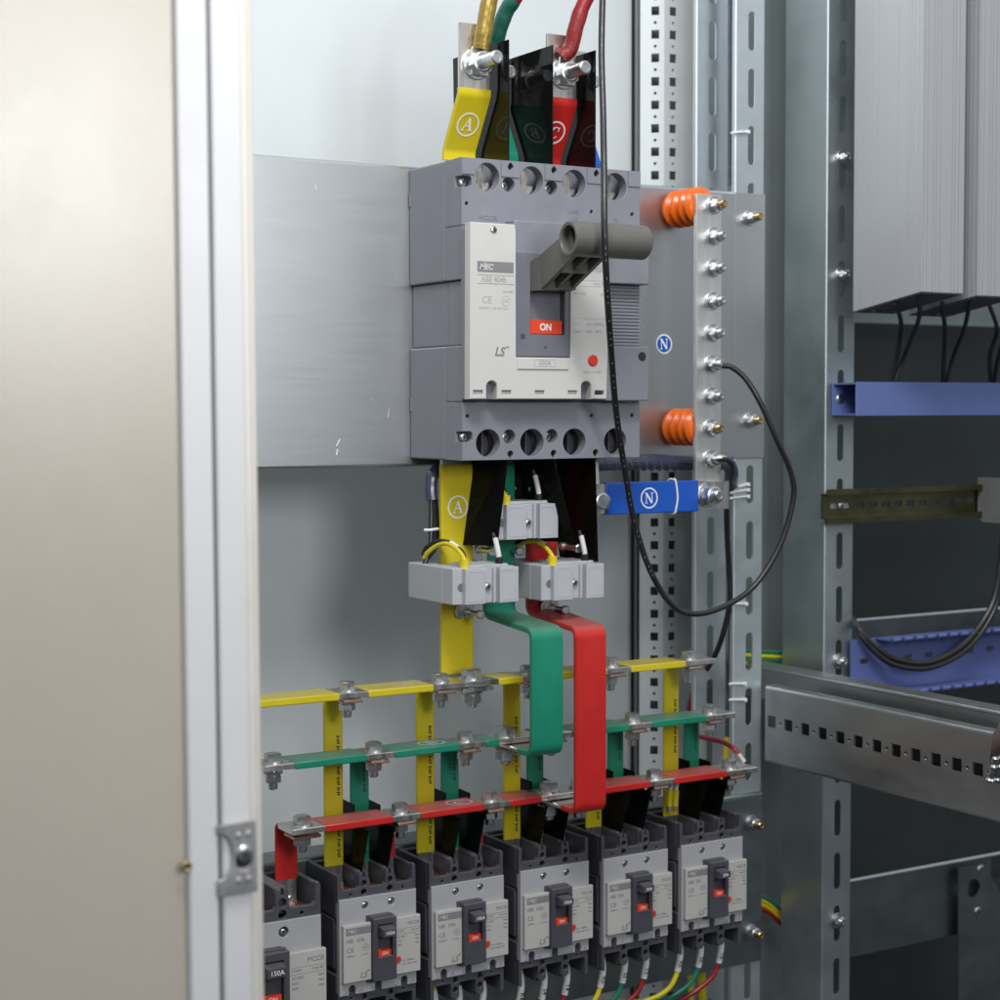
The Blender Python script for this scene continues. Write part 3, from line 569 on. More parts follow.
# ================================================================== SMALL BREAKERS
def mcb(x, z, sx, sz, model, rating, label):
    W, PT = 75*sx, 25*sx
    t = thing('small_breaker', label, 'circuit breaker', (x+W/2, 91, z-106*sz), 'small breakers in a row on the lower plate')
    X = lambda v: x+v*sx
    Z = lambda v: z+v*sz
    m = MB(); m.box(X(0), X(75), 38, 91.6, Z(-62), Z(-18), .8); m.box(X(1.5), X(73.5), 37, 91.4, Z(-82), Z(-4), .8)
    m.box(X(0), X(75), 34, 91.6, Z(-17), Z(0), .8); m.box(X(0), X(75), 34, 91.6, Z(-84), Z(-66), .8)
    # pole walls, top and bottom
    ww = ((0, 3.3), (20.8, 29.2), (45.8, 54.2), (71.7, 75))
    for a, b in ww:
        m.box(X(a), X(b), 36, 91, Z(-2), Z(21), .9); m.box(X(a), X(b), 36, 91, Z(-106), Z(-82), .9)
    m.box(X(1), X(74), 84, 91, Z(-2), Z(20)); m.box(X(1), X(74), 36, 91, Z(-2), Z(3)); m.box(X(1), X(74), 84, 91, Z(-105), Z(-82)); m.box(X(1), X(74), 36, 91, Z(-86), Z(-82))
    out = [(X(0), Z(-2)), (X(75), Z(-2)), (X(75), Z(20)), (X(73.6), Z(22)), (X(72), Z(21))]
    for a, b in ((54.2, 71.5), (29.2, 45.8), (3.4, 20.8)):
        out += [(X(b), Z(18)), (X(b), Z(9)), (X(b-1.5), Z(7)), (X(a+1.5), Z(7)), (X(a), Z(9)), (X(a), Z(18.5))]
        if a > 10: out += [(X(a-1), Z(20)), (X(a-3.2), Z(20.5)), (X(a-3.4), Z(16)), (X(a-5), Z(16)), (X(a-5.2), Z(20.5)), (X(a-7.4), Z(20))]
    out += [(X(2.6), Z(21)), (X(1.2), Z(22)), (X(0), Z(20))]
    ho = [circle(X(c), Z(v), 2.7*sx, 16) for c in (25, 50) for v in (3.6, 11.2)]+[circle(X(c), Z(2.6), 1.3*sx, 10) for c in (12.5, 62.5)]
    m.cut(out, ho, 5.4, FRONT, (0, 33, 0), .3)
    out = [(X(0), Z(-81)), (X(0), Z(-105)), (X(3.4), Z(-106))]
    for a, b in ((3.4, 20.8), (29.2, 45.8), (54.2, 71.6)):
        out += [(X(a), Z(-91)), (X(a+1), Z(-90)), (X(b-1), Z(-90)), (X(b), Z(-91)), (X(b), Z(-102 if b < 60 else -106))]
        if b < 60: out += [(X(b+2.5), Z(-104)), (X(b+6), Z(-104)), (X(b+8.4), Z(-102))]
    out += [(X(75), Z(-105)), (X(75), Z(-81))]
    ho = [circle(X(c), Z(v), 2.7*sx, 16) for c in (25, 50) for v in (-87.4, -96)]+[circle(X(c), Z(-86.4), 1.2*sx, 10) for c in (12.5, 62.5)]
    m.cut(out, ho, 5.4, FRONT, (0, 33, 0), .3)
    m.build('body', mcb_dark, t)
    for c in (12.5, 37.5, 62.5): MB().box(X(c-7), X(c+7), 44, 80, Z(3.2), Z(4.4)).build('terminal', copper, t)
    for c in (12.5, 37.5, 62.5):
        o = place('terminal_screw', cached('terminal_screw', lambda q: q.lathe((0, 0, 0), (0, -1, 0), [(0, 7), (2, 7), (2, 5.2), (7, 5.2), (8, 4), (8, 2.6), (6.6, 2.4)], 20), [zinc]), t, (X(c), 60.5, Z(6)))
    # cover
    out = [(X(.6), Z(-83)), (X(9.6), Z(-83))]
    for c in (12.5, 37.5, 62.5):
        out = out[:-1] if False else out
        out += [(X(c-3.1), Z(-83)), (X(c-3.1), Z(-77.6))]+[(X(c-3.1*math.cos(math.pi*k/8)), Z(-77.6+2.9*math.sin(math.pi*k/8))) for k in range(1, 8)]+[(X(c+3.1), Z(-77.6)), (X(c+3.1), Z(-83))]
    out.pop(1)
    out += [(X(74.4), Z(-83)), (X(74.4), Z(0)), (X(.6), Z(0))]
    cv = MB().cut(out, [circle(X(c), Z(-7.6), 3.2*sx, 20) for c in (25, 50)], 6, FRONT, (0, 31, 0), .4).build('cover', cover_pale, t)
    for c in (25, 50): screw(cv, (X(c), 30.2, Z(-7.6)), 2.9)
    m = MB()
    for c, v in ((5.5, -80.5), (20.5, -79.5), (54.5, -80.5), (70, -79.5)): m.cut([(X(c-1.6), Z(v-1.4)), (X(c+1.6), Z(v-1.4)), (X(c+1.6), Z(v+1.4)), (X(c+.9), Z(v+1.4)), (X(c+.9), Z(v-.8)), (X(c-1.6), Z(v-.8))], [], .2, FRONT, (0, 27.9, 0))
    m.build('moulded_marks', cover_pale if False else ink, cv)
    fp = MB()
    fp.box(X(2.4), X(28.6), 23.6, 28.4, Z(-71), Z(-21.5), .5); fp.box(X(50), X(76.2), 23.6, 28.4, Z(-71), Z(-21.5), .5)
    fp = fp.build('faceplate', cover_dimmed, t)
    y = 23.45; m = MB()
    m.cut(rect(X(4.5), Z(-30), X(28), Z(-24)), [], .1, FRONT, (0, y, 0))
    m.text('LS', 7*sx, (X(17.5), y, Z(-66)), shear=.28, bold=.1); m.cut([(X(24), Z(-62.8)), (X(25.2), Z(-62)), (X(27.4), Z(-61.6)), (X(26.6), Z(-62.8))], [], .1, FRONT, (0, y, 0))
    m.text(model, 4.6*sx, (X(4.6), y, Z(-35)), sx=.88); m.text('CE', 5.6*sx, (X(5.2), y, Z(-43)))
    m.cut(circle(X(23), Z(-42), 3*sx, 20), [circle(X(23), Z(-42), 2.7*sx, 20)], .1, FRONT, (0, y, 0)); m.text('CCC', 2.4*sx, (X(23), y, Z(-42)), ax='CENTER', sx=.75)
    m.text('IEC60947-2', 1.7*sx, (X(5), y, Z(-48))); m.text('AC 415V', 1.7*sx, (X(19), y, Z(-48)))
    m.text('MCCB', 4.2*sx, (X(74.6), y, Z(-27.5)), ax='RIGHT', sx=.95)
    for v in (-31.5, -36): m.cut(rect(X(53), Z(v)-.12, X(75), Z(v)+.12), [], .1, FRONT, (0, y, 0))
    for v, a, b in ((-33.6, 'Ui 690V', 'Uimp 6kV'), (-38.5, 'AC 230V', '35kA'), (-42, '415V', '18kA'), (-45.5, '460V', '10kA')):
        m.text(a, 2*sx, (X(53.5), y, Z(v))); m.text(b, 2*sx, (X(74.8), y, Z(v)), ax='RIGHT')
    m.text('Ics = 100%Icu', 2.1*sx, (X(58), y, Z(-59.6)), sx=1.02); m.text('Cat.A  50Hz  40\u00b0C', 1.9*sx, (X(58), y, Z(-62.6)))
    m.build('lettering', ink, fp)
    m = MB(); m.text('MEC', 4.4*sx, (X(5.6), y-.1, Z(-27.2)), shear=.3, sx=1., bold=.04); m.build('logo_lettering', cover_white, fp)
    m = MB(); m.lathe((X(53.8), 23.8, Z(-57.5)), (0, -1, 0), [(0, 2.9), (1.3, 2.9), (1.8, 2.3)], 20); m.build('trip_button', red_plastic, fp)
    m = MB(); m.box(X(28), X(50.4), 25, 28.5, Z(-74), Z(-17), .5); m.box(X(25.5), X(48), 26.6, 28.6, Z(-74.5), Z(-16.2), .4)
    m.cut(rect(X(29), Z(-72.6), X(51.2), Z(-18.6)), [rect(X(33.4), Z(-52), X(47.2), Z(-24))], 6, FRONT, (0, 23, 0), .5)
    hs = m.build('toggle_housing', mcb_grey2 if False else mcb_dark, t)
    w_ = MB().box(X(34), X(46), 20.6, 24.9, Z(-52.0), Z(-46.5), .2).build('on_window', red_window, hs)
    MB().text('ON', 4.0*sx, (X(40), 20.5, Z(-49.3)), ax='CENTER', shear=.15, sx=.95).build('lettering', ink_white, w_)
    m = MB(); m.hexa([(X(34), 24, Z(-34)), (X(46.8), 24, Z(-34)), (X(46.8), 24, Z(-25)), (X(34), 24, Z(-25)), (X(34.4), 11.5, Z(-32.6)), (X(46.6), 11.5, Z(-32.6)), (X(46.6), 11.5, Z(-26.8)), (X(34.4), 11.5, Z(-26.8))])
    tg = m.build('toggle', mcb_grey2 if False else mcb_dark, t)
    MB().text(rating, 4.2*sx, (X(40.5), 11.35, Z(-29.7)), ax='CENTER', sx=1.0).build('lettering', ink_white, tg)
    return t
bs = [('ABE  103b', '100A', 'leftmost fully visible small breaker, rated 100A'), ('ABE  103b', '100A', 'second fully visible small breaker from the door, rated 100A'),
      ('ABE  103b', '100A', 'middle small breaker in line below the red step bar, rated 100A'), ('ABE  53b', '50A', 'small breaker rated 50A, second from the right'),
      ('ABE  33b', '30A', 'rightmost small breaker rated 30A beside the plate studs')]
for i, (md, rt, lb) in enumerate(bs):
    o = mcb(x0+sp*i+(.3, -.4, .2, .5, -.2)[i], -628.8+(.5, -.3, .4, -.5, .2)[i], 1, 1, md, rt, lb); o.rotation_euler = (0, math.radians((.12, -.2, .15, -.1, .2)[i]), 0)
mcb(-122-105, -637.5, 1.4, 1.27, 'ABE  203b', '150A', 'larger 150A breaker half hidden behind the open door')
Gs = 'black barrier sheets between small breaker poles'
for i in range(-1, 5):
    for k, xx in enumerate((25, 50)):
        if i < 0: continue
        x = x0+sp*i+xx
        zt = -553 if k == 0 else -556
        m = MB(); m.cut([(-40, -626), (-24, -571), (-51.8, -571), (-51.8, zt-1), (-88, zt), (-88, -626)][::-1], [], 1, SIDE, (x, 0, 0))
        for v in m.bm.verts: v.co.x += 2.6*max(0, v.co.z+626)/70
        tag(m.build('phase_barrier', matt_sheet), f'black barrier {"left" if k == 0 else "right"} of the green strap on the {ordn[i]} small breaker', 'barrier', Gs)
# ================================================================== CURRENT TRANSFORMERS
def ct(dx, dz, dy, lab, low=True):
    t = thing('current_transformer', lab, 'current transformer', (27+dx, 85+dy, -381+dz), 'grey current transformers under the large breaker')
    X = lambda v: v+dx
    Y = lambda v: v+dy
    Z = lambda v: v+dz
    m = MB(); m.box(X(-7.4), X(8), Y(5), Y(86), Z(-381), Z(-349.6), .7); m.box(X(44.5), X(54.8), Y(5), Y(86), Z(-381), Z(-349.6), .7)
    m.box(X(7), X(45.5), Y(5.1), Y(50), Z(-380.9), Z(-349.7), .7); m.box(X(7), X(45.5), Y(68), Y(85.9), Z(-380.9), Z(-349.7), .7)
    m.box(X(-7.7), X(55), Y(24), Y(24.5), Z(-381.2), Z(-349.4)); m.box(X(9), X(48), Y(5.3), Y(40), Z(-350), Z(-347.4), .4)
    m.cut(rect(X(1.6), Z(-380.6), X(21.5), Z(-350)), [], 7, FRONT, (0, Y(2), 0), .4); m.cut(rect(X(36), Z(-380.6), X(54.9), Z(-350)), [], 7, FRONT, (0, Y(2), 0), .4)
    m.cut(rect(X(4), Z(-378), X(19.5), Z(-352.5)), [rect(X(4.4), Z(-377.6), X(19.1), Z(-352.9))], .3, FRONT, (0, Y(-1.6), 0)); m.cut(rect(X(38), Z(-378), X(53), Z(-352.5)), [rect(X(38.4), Z(-377.6), X(52.6), Z(-352.9))], .3, FRONT, (0, Y(-1.6), 0))
    m.box(X(31.5), X(33), Y(2), Y(5.4), Z(-380.4), Z(-350.2))
    m.build('body', ct_grey, t)
    m = MB(); m.lathe((X(.8), Y(4.9), Z(-366)), (0, -1, 0), [(0, 3.6), (.3, 3.4)], 20); m.build('side_notch', mcb_grey2, t)
    s = screw(t, (X(26.5), Y(3.5), Z(-366)), 3.3); screw(t, (X(14), Y(28), Z(-348.4)), 3.2)
    m = MB(); m.box(X(33), X(41), Y(52), Y(54), Z(-399), Z(-380.5), .6); m.lathe((X(29), Y(55), Z(-393)), (0, -1, 0), [(0, 6.5), (1.4, 6.5)], 24); m.build('clamp_bracket', tin, t)
    o = MB().lathe((X(35), Y(53), Z(-394)), (0, -1, 0), [(0, 4), (5, 4), (5, 2.6), (20, 2.6), (20, 4.2), (22.5, 4.2), (23.5, 3)], 18).build('clamp_screw', zinc, t)
    m = MB(); m.box(X(50), X(56), Y(54), Y(56), Z(-349.8), Z(-330), .6); m.build('clamp_bracket', tin, t)
    MB().lathe((X(46), Y(54), Z(-338)), (0, -1, 0), [(0, 4), (5, 4), (5, 2.6), (26, 2.6), (26, 4.2), (28.5, 4.2), (29.5, 3)], 18).build('clamp_screw', zinc, t)
    return t
ct(0, 0, 0, 'left grey current transformer around the yellow bar')
ct(90, -1.5, 0, 'right grey current transformer around the red bar')
ct(50, 53, 14, 'upper grey current transformer in the middle between black barriers')
def wire(name, label, cat, pts, r, mat, group=None, parts=()):
    base = pts[0]; t = thing(name, label, cat, base, group)
    MB().tube(pts, r, 10, 8).build('insulation', mat, t)
    for (nm, pp, rr, mm, txt) in parts:
        o = MB().tube(pp, rr, 14, 6).build(nm, mm, t)
        if txt:
            a, b = Vector(pp[-2]), Vector(pp[-1]); c = a*.45+b*.55; d = (b-a).normalized(); side = Vector((d.z, 0, -d.x))
            tm = MB()
            f = Matrix.Translation(c+Vector((0, -rr-.15, 0))) @ Matrix(((d.x, -d.z, 0, 0), (0, 0, -1, 0), (d.z, d.x, 0, 0), (0, 0, 0, 1)))
            tm.mesh(text_mesh(txt, rr*1.9, 'CENTER', 0, .05), f); tm.build('lettering', ink_black, o)
    return t
GW = 'thin wires of the current transformers'
def Up(l): return [U(a, b, Y=y) for a, b, y in l]
def ctw(xo, zo, tag_, yo=0):
    o = Vector((xo, yo, zo))
    y1 = [p+o for p in Up([(464.5, 566, 8), (464, 559, 8), (458, 550, 20), (448, 544, 36), (438, 545, 50), (428, 552, 62), (424, 558, 68)])]
    wire('earth_wire', f'yellow green wire arching into the {tag_} current transformer', 'wire', y1, 1.9, wire_y, GW, [('crimp_cap', [p+o for p in Up([(464.5, 569, 9), (464.5, 559, 9)])], 4.2, wire_y, None)])
    y2 = [p+o for p in Up([(464, 560, 16), (463, 553, 18), (453, 544, 36), (440, 541, 52), (427, 547, 64), (423, 555, 70)])]
    wire('signal_wire', f'black wire arching into the {tag_} current transformer', 'wire', y2, 1.9, black_wire, GW, [('marker_sleeve', [p+o for p in Up([(464, 557, 16), (459, 549, 26), (451, 543, 38)])], 2.4, marker_white, None)])
    y3 = [p+o for p in Up([(499, 566, 9), (499, 558, 9), (497.5, 550, 10), (495, 539, 13), (493, 533, 15)])]
    wire('signal_wire', f'short black wire with white marker rising from the {tag_} current transformer', 'wire', y3, 1.9, black_wire, GW, [('marker_sleeve', [p+o for p in Up([(499, 557, 9), (497.8, 550, 10), (495.2, 538, 13)])], 2.3, marker_white, None), ('crimp_cap', [p+o for p in Up([(499, 566.5, 9), (499, 558, 9)])], 3.6, black_wire, None)])
ctw(0, 0, 'left'); ctw(90, -1.5, 'right'); ctw(50, 53, 'upper', 14)
t = thing('cable_loom', 'taped black cables left of the yellow bar marked A under the large breaker', 'cable', U(432, 500, Y=70))
for k in range(3): MB().tube(Up([(424+k*2, 566-k*4, 66), (430+k*3, 545, 68), (431+k*3, 520, 70), (431+k*2, 495, 72), (432+k*2, 478, 74), (441+k*2, 466, 78), (470, 466-k*2, 88), (520, 466-k*2, 90)]), 2.1, 10).build('cable', black_wire, t)
MB().tube(Up([(432, 500, 71), (431, 488, 72), (433, 474, 73), (442, 465, 78)]), 5.2, 12).build('wrap_sleeve', wrap, t)
MB().tube(Up([(424, 530, 64), (430, 530, 63), (438, 529, 64), (438, 531, 74), (428, 532, 76), (426, 530, 66)]), 1.3, 8).build('cable_tie', tie_white, t)
# ================================================================== NEUTRAL BAR
t = thing('neutral_bar', 'bare upright neutral bar with ten bolts standing on orange insulators', 'neutral bar', (294, 45, -290))
zb = [-19.3, -48.9, -79.3, -110.4, -140.9, -170.6, -201.2, -231.6, -261.3]
m = MB(); m.cut(rect(279.5, -292, 309.5, -9.5), [circle(300, z, 3.6, 12) for z in zb], 5, FRONT, (0, 43, 0), .5); m.build('bar', bright_tin, t)
for i, z in enumerate(zb): stud(t, (300-.45*i, 40.4, z), 4, 16.5, 6.3, 8.6, brass_end if i in (0, 7) else None)
for zc, lab in ((-19.5, 'upper'), (-231, 'lower')):
    o = MB().lathe((291, 94.8, zc), (0, -1, 0), [(0, 9), (4, 11), (6, 12.5), (8, 17.6), (9.5, 18.2), (11, 17.4), (14.5, 12.5), (18, 12.5), (20, 17.6), (21.5, 18.2), (23, 17.4), (26.5, 12.5), (30, 12.5), (32, 17.6), (33.5, 18.2), (35, 17.4), (38.5, 12.5), (41.5, 12), (42.5, 17.6), (44.5, 17.8), (47.6, 15), (48.9, 11)], 44).build('insulator', orange)
    tag(o, f'{lab} ribbed orange insulator holding the neutral bar off the plate', 'insulator', 'orange insulators behind the neutral bar')
t = thing('neutral_link', 'horizontal blue sleeved link bar marked N under the large breaker', 'link bar', (240, 38, -297))
xL = U(588, 500, Y=38).x; xR = U(727, 500, Y=38).x
MB().box(xL, xR, 34.5, 38.5, -309.5, -282.2, .5).build('bar', tin, t)
sl = MB().box(U(604, 500, Y=36).x, U(697, 500, Y=36).x, 33, 40, -310.6, -281, 1.2, 2).build('heat_shrink_sleeve', blue, t)
q = U(649, 498, Y=33); m = MB(); m.cyl((q.x, 33.2, q.z), (q.x, 32.8, q.z), 8.6, 8.6, 36); m.build('mark_disc', blue, sl)
m = MB(); mark(m, 'N', 9.8, (q.x, 32.6, q.z), FRONT); m.build('lettering', ink_white, sl)
q = U(596, 501, Y=34); stud(t, (q.x+1, 34.4, q.z), 5, 8, 8, 10.5); q = U(707, 495, Y=34); stud(t, (q.x+1, 34.4, q.z), 5.5, 19, 9, 12)
q = U(674, 496, Y=36); tt = MB().tube([(q.x-1, 32.6, -311), (q.x+1, 31.8, -297), (q.x-1, 32.4, -281), (q.x-2.5, 35, -279.6), (q.x-3, 41, -281), (q.x-3, 41.4, -296), (q.x-2.5, 41, -310), (q.x-1.6, 36, -312), (q.x-1, 32.6, -311)], 1.0, 8).build('cable_tie', tie_white)
tag(tt, 'white cable tie looped round the blue link bar', 'cable tie')
t = thing('neutral_tail', 'short bare bar joining the breaker to the blue link', 'link bar', (160, 46, -262))
MB().strip([(160.5, 48, -240), (160.5, 44, -262), (160.5, 40.6, -300)], 17, 3.6, 8).build('bar', tin, t)
t = MB().tube(Up([(440, 470, 88), (520, 470, 88), (600, 464, 88), (650, 461, 88), (690, 463, 84), (722, 462, 74), (731, 470, 80), (730, 490, 110)]), 7, 16).build('wrapped_cable', wrap)
tag(t, 'spiral wrapped cable running along the lower edge of the mounting plate', 'cable')
m = MB()
for k in range(16):
    q = U(604+k*7.6, 464.2-abs(k-7)*.1, Y=88); m.lathe(q, (1, .05, .45), [(-.3, 7.05), (-.3, 7.5), (.3, 7.5), (.3, 7.05)], 20)
o = m.build('wrap_turns', wrap_edge); o.parent = t
# long black cable
P = [U(722, 366, Y=16), U(731, 367, Y=10), U(745, 378, Y=2), U(760, 402, Y=-6), U(777, 440, Y=-10), U(791, 473, Y=-10), U(793, 500, Y=-8), U(780, 545, Y=-4), U(755, 585, Y=0), U(725, 606, Y=2), U(695, 614, Y=2), U(672, 605, Y=0), U(650, 570, Y=-2), U(634, 520, Y=-6), U(624, 465, Y=-20), U(616, 410, Y=-45), U(611, 350, Y=-75), U(607, 290, Y=-98), U(604.5, 230, Y=-108), U(604, 170, Y=-95), U(603, 110, Y=-75), U(601.5, 50, Y=-60), U(603, -20, Y=-50)]
t = thing('long_cable', 'long black cable hanging in front of the breaker handle and looping to the neutral bar', 'cable', P[9])
MB().tube(P, 2.75, 14, 10).build('cable', black_wire, t)
Q = curve_pts(P, 10); m = MB()
for k in range(118, len(Q)-2):
    if k % 7 in (0, 1, 2, 4): q = Q[k]; m.box(q.x-1.5, q.x-.9, q.y-2.62, q.y-2.4, q.z-1.6, q.z+1.6)
m.build('cable_print', wrap_edge, t)
MB().tube([U(714, 365, Y=24), U(723, 366, Y=15)], 2.6, 10, 4).build('ring_lug', tin, t)
P = Up([(716, 459, 24), (724, 459, 20), (731, 464, 24), (731, 476, 40), (727, 495, 70), (727, 530, 90), (729, 570, 98), (730, 600, 100), (724, 630, 112), (715, 655, 135), (700, 680, 180), (694, 688, 200)])
wire('neutral_cable', 'black cable bending down from the lowest bolt of the neutral bar', 'cable', P, 2.9, black_wire, None, [('cable_lug', Up([(713, 459, 26), (722, 458, 21), (728, 461, 22)]), 3.2, tin, None)])
P = Up([(733, 470, 110), (732.5, 520, 110), (732, 600, 112), (731, 640, 112), (733, 700, 114)])
wire('control_cable', 'thin black cable running down the gap between the slotted rails', 'cable', P, 2.6, black_wire)
P = Up([(733, -20, 140), (733, 100, 140), (733, 185, 140)])
wire('control_cable', 'dark wrapped cable in the gap between the slotted rails at the top', 'cable', P, 5, wrap)
k = 0
for (pts, lab) in (([(738, 487, 96), (748, 484.5, 95)], 'upper short white cable tie tail on the slotted rail beside the neutral bolt'), ([(726, 494, 90), (748, 490, 95)], 'middle white cable tie tail on the slotted rail beside the neutral bolt'), ([(726, 499, 90), (748, 496.5, 95)], 'lower white cable tie tail on the slotted rail beside the neutral bolt'),
                   ([(730, 604, 92), (746, 604, 95)], 'white cable tie holding the black cable to the slotted rail'), ([(731, 133, 96), (748, 132, 94)], 'white cable tie on the slotted rail above the mounting plate'),
                   ([(729, 684, 96), (745, 684, 95)], 'upper white cable tie across the slotted rail above the green busbar end'), ([(729, 700, 96), (745, 700, 95)], 'lower white cable tie across the slotted rail above the green busbar end')):
    P = Up(pts); a, b = P; m = MB(); m.tube([a, (a+b)/2+Vector((0, -.6, .4)), b], 1.25, 8, 4); m.box(b.x-1.6, b.x+1.8, b.y-2, b.y+2, b.z-1.9, b.z+1.9, .5)
    tag(m.build('cable_tie', tie_white), lab, 'cable tie')
# wires behind the busbar ends
P = Up([(741, 757, 30), (733, 748, 36), (722, 742, 60), (705, 738, 90), (694, 735, 120)])
wire('red_wire', 'dark red wire with a crimp lug on the red busbar end', 'wire', P, 2.4, wire_r, None, [('cable_lug', Up([(744, 762, 28), (738, 754, 32), (733, 749, 36)]), 3, tin, None)])
P = Up([(728, 738, 130), (727, 760, 130), (722, 790, 130), (717, 815, 130)])
wire('earth_wire', 'yellow green earth cable behind the green busbar end', 'wire', P, 4.2, wire_y); 
for k, (mt, nm) in enumerate(((wire_r, 'red'), (wire_g, 'green'))):
    P = Up([(687+k*5, 740, 190), (688+k*5, 715, 190), (692+k*5, 695, 190), (699+k*4, 678, 190)]); wire('loose_wire', f'{nm} wire rising behind the last yellow strap', 'wire', P, 2.6, mt)
    P = Up([(714+k*3, 712, 190), (718+k*2, 700, 190), (720+k*2, 685, 190), (721+k*2, 672, 190)]); wire('loose_wire', f'{nm} wire beside the end bolt of the yellow busbar', 'wire', P, 2.4, mt)
P = Up([(664, 800, 40), (663, 770, 46), (664, 765, 48)]); t = thing('jumper_wire', 'yellow crimped jumper wires on the terminal of the 30A breaker', 'wire', P[0])
for k in range(2):
    a = U(669+k*6, 806, Y=45); b = U(670+k*6, 790, Y=45); c_ = U(675+k*3, 772, Y=45)
    MB().tube([a, b], 3.0, 12, 3).build('crimp_sleeve', wire_y, t); MB().tube([a+Vector((0, 0, -5)), a], 2.4, 10, 3).build('ring_lug', tin, t); MB().tube([b, (b+c_)/2+Vector((1, 0, 0)), c_], 1.8, 10, 4).build('wire', tie_white, t)
# outgoing wires under the small breakers
GO = 'outgoing wires with white markers under the small breakers'
cols = (wire_y, wire_g, wire_r); cn = ('yellow', 'green', 'red')
for i, sets in ((0, ((470, 1010), (486, 1008), (500, 1000))), (1, ((476, 990), (493, 996), (507, 1005))), (2, ((512, 985), (535, 981), (555, 975))), (3, ((592, 968), (614, 966), (634, 961))), (4, ((671, 955), (692, 950), (713, 946)))):
    if i == 0: continue
    for k in range(3):
        px, py = sets[k]; X0 = x0+sp*i+12.5+25*k; Zt = -628.8-94
        a = Vector((X0, 48, Zt)); b = Vector((X0, 46, Zt-16)); c = Vector((X0-3, 46, Zt-33))
        d = Vector((X0-14, 48, Zt-50)); e = Vector((X0-36-6*k, 58, Zt-60-4*k)); g = Vector((X0-75-8*k, 72, Zt-58-5*k))
        wire('outgoing_wire', f'{cn[k]} outgoing wire under the {ordn[i]} small breaker', 'wire', [a, b, c, d, e, g], 2.4, cols[k], GO, [('marker_sleeve', [a+Vector((0, 0, -6)), b, c], 3.2, marker_white, 'RST'[k]+str(i+2))])
for (pp, lab, r) in (([(688, 960, 150), (690, 985, 150), (692, 1020, 150)], 'thin yellow green cable below the lower plate', 2.6), ([(700, 958, 150), (702, 985, 150), (703, 1020, 150)], 'thick yellow green cable below the lower plate', 4.4)):
    wire('earth_wire', lab, 'wire', Up(pp), r, wire_y)
# ================================================================== RIGHT-HAND BAY
xr = 1250
t = thing('blue_duct', 'blue closed wiring duct with an open end on the front upright', 'wiring duct', (xp+200, 80, -220))
xd = U(832, 400, Y=95).x
m = MB(); m.box(xd, xr, 93.5, 95.5, -220, -187); m.box(xd, xr, 61, 93.5, -188.4, -186.8); m.box(xd, xr, 61, 93.5, -220.2, -218.6); m.build('base', blue_duct, t)
MB().box(xd+.5, xr, 58.6, 60.6, -221, -186, .5).build('duct_cover', blue_duct, t)
screw(t, (U(840, 399, Y=93).x, 93, -203.4), 5)
t = thing('din_rail', 'olive passivated rail for terminals with a row of slots', 'mounting rail', (xp+200, 92, -332))
xd = U(826, 500, Y=88).x
m = MB(); sl_ = []
for k in range(24): sl_.append([(yy_, xx_) for yy_, xx_ in [(xd+17+18*k+dx, -315+dz) for dx, dz in [(-5.5, -2.2), (-4, -3), (4, -3), (5.5, -2.2), (5.5, 2.2), (4, 3), (-4, 3), (-5.5, 2.2)]]])
m.cut(rect(xd, -328, xr, -302), sl_, 1.4, FRONT, (0, 95, 0)); m.box(xd, xr, 86, 95.6, -303.2, -301.8); m.box(xd, xr, 86, 95.6, -328.4, -327)
m.box(xd, xr, 85.4, 86.8, -303.2, -297); m.box(xd, xr, 85.4, 86.8, -333, -327)
m.build('rail', din_mat, t); screw(t, (xd+26, 93.6, -315), 3.6)
t = thing('terminal_block', 'grey terminal block clipped on the olive rail at the picture edge', 'terminal block', (760, 70, -332))
xt = U(995, 500, Y=70).x
m = MB()
m.cut([(-92, -298), (-92, -290), (-46, -290), (-44, -294), (-44, -318), (-50, -320), (-50, -338), (-84, -338), (-92, -334)], [], 6, SIDE, (xt, 0, 0), .5)
m.box(xt+3, xt+120, 48, 88, -322, -291, .8); m.box(xt+3, xt+120, 52, 88, -338, -322, .8); m.build('body', term_grey, t)
m = MB()
for k in range(9):
    m.lathe((xt+9+12*k, 48.2, -299), (0, -1, 0), [(0, 3), (.3, 3)], 16); m.lathe((xt+9+12*k, 48.2, -309), (0, -1, 0), [(0, 3), (.3, 3)], 16); m.box(xt+5+12*k, xt+13.5+12*k, 47.6, 48.4, -320, -314.5)
m.build('wire_entries', hole_dark, t)
t = thing('cable_tray', 'blue perforated cable tray with notched flanges behind the crossbeam', 'cable tray', (760, 80, -512))
xd = U(851, 660, Y=90).x
m = MB()
ho = [[(xx+dx, -481+dz) for dx, dz in [(-5, -3), (5, -3), (6.5, 0), (5, 3), (-5, 3), (-6.5, 0)]] for xx in [xd+19+31*k for k in range(12)]]
m.cut(rect(xd, -513, xr, -457), ho, 1.6, FRONT, (0, 91, 0)); m.box(xd, xr, 60, 91, -513.6, -512); m.box(xd+34, xr, 70, 91, -458.4, -456.8)
for k in range(44):
    x = xd+34+16.5*k; m.box(x, x+10, 64, 70.2, -458.4, -456.8); m.cyl((x, 64, -456.6), (x+10, 64, -456.6), 2.3, 2.3, 12); m.box(x-20, x-10, 54, 60.2, -513.6, -512); m.cyl((x-20, 54, -511.6), (x-10, 54, -511.6), 2.3, 2.3, 12)
m.build('tray', tray_blue, t); screw(t, (xd+50, 89.6, -481), 3.6)
t = thing('tie_beam', 'plain galvanised cross strip behind the blue tray', 'beam', (900, 200, -500))
MB().box(560, 1500, 200, 202, -520, -455, .4).build('strip', galv_dull, t); MB().tube([(560, 199.5, -454.5), (1500, 199.5, -454.5)], 2.2, 12, 1, False).build('rolled_edge', galv, t)
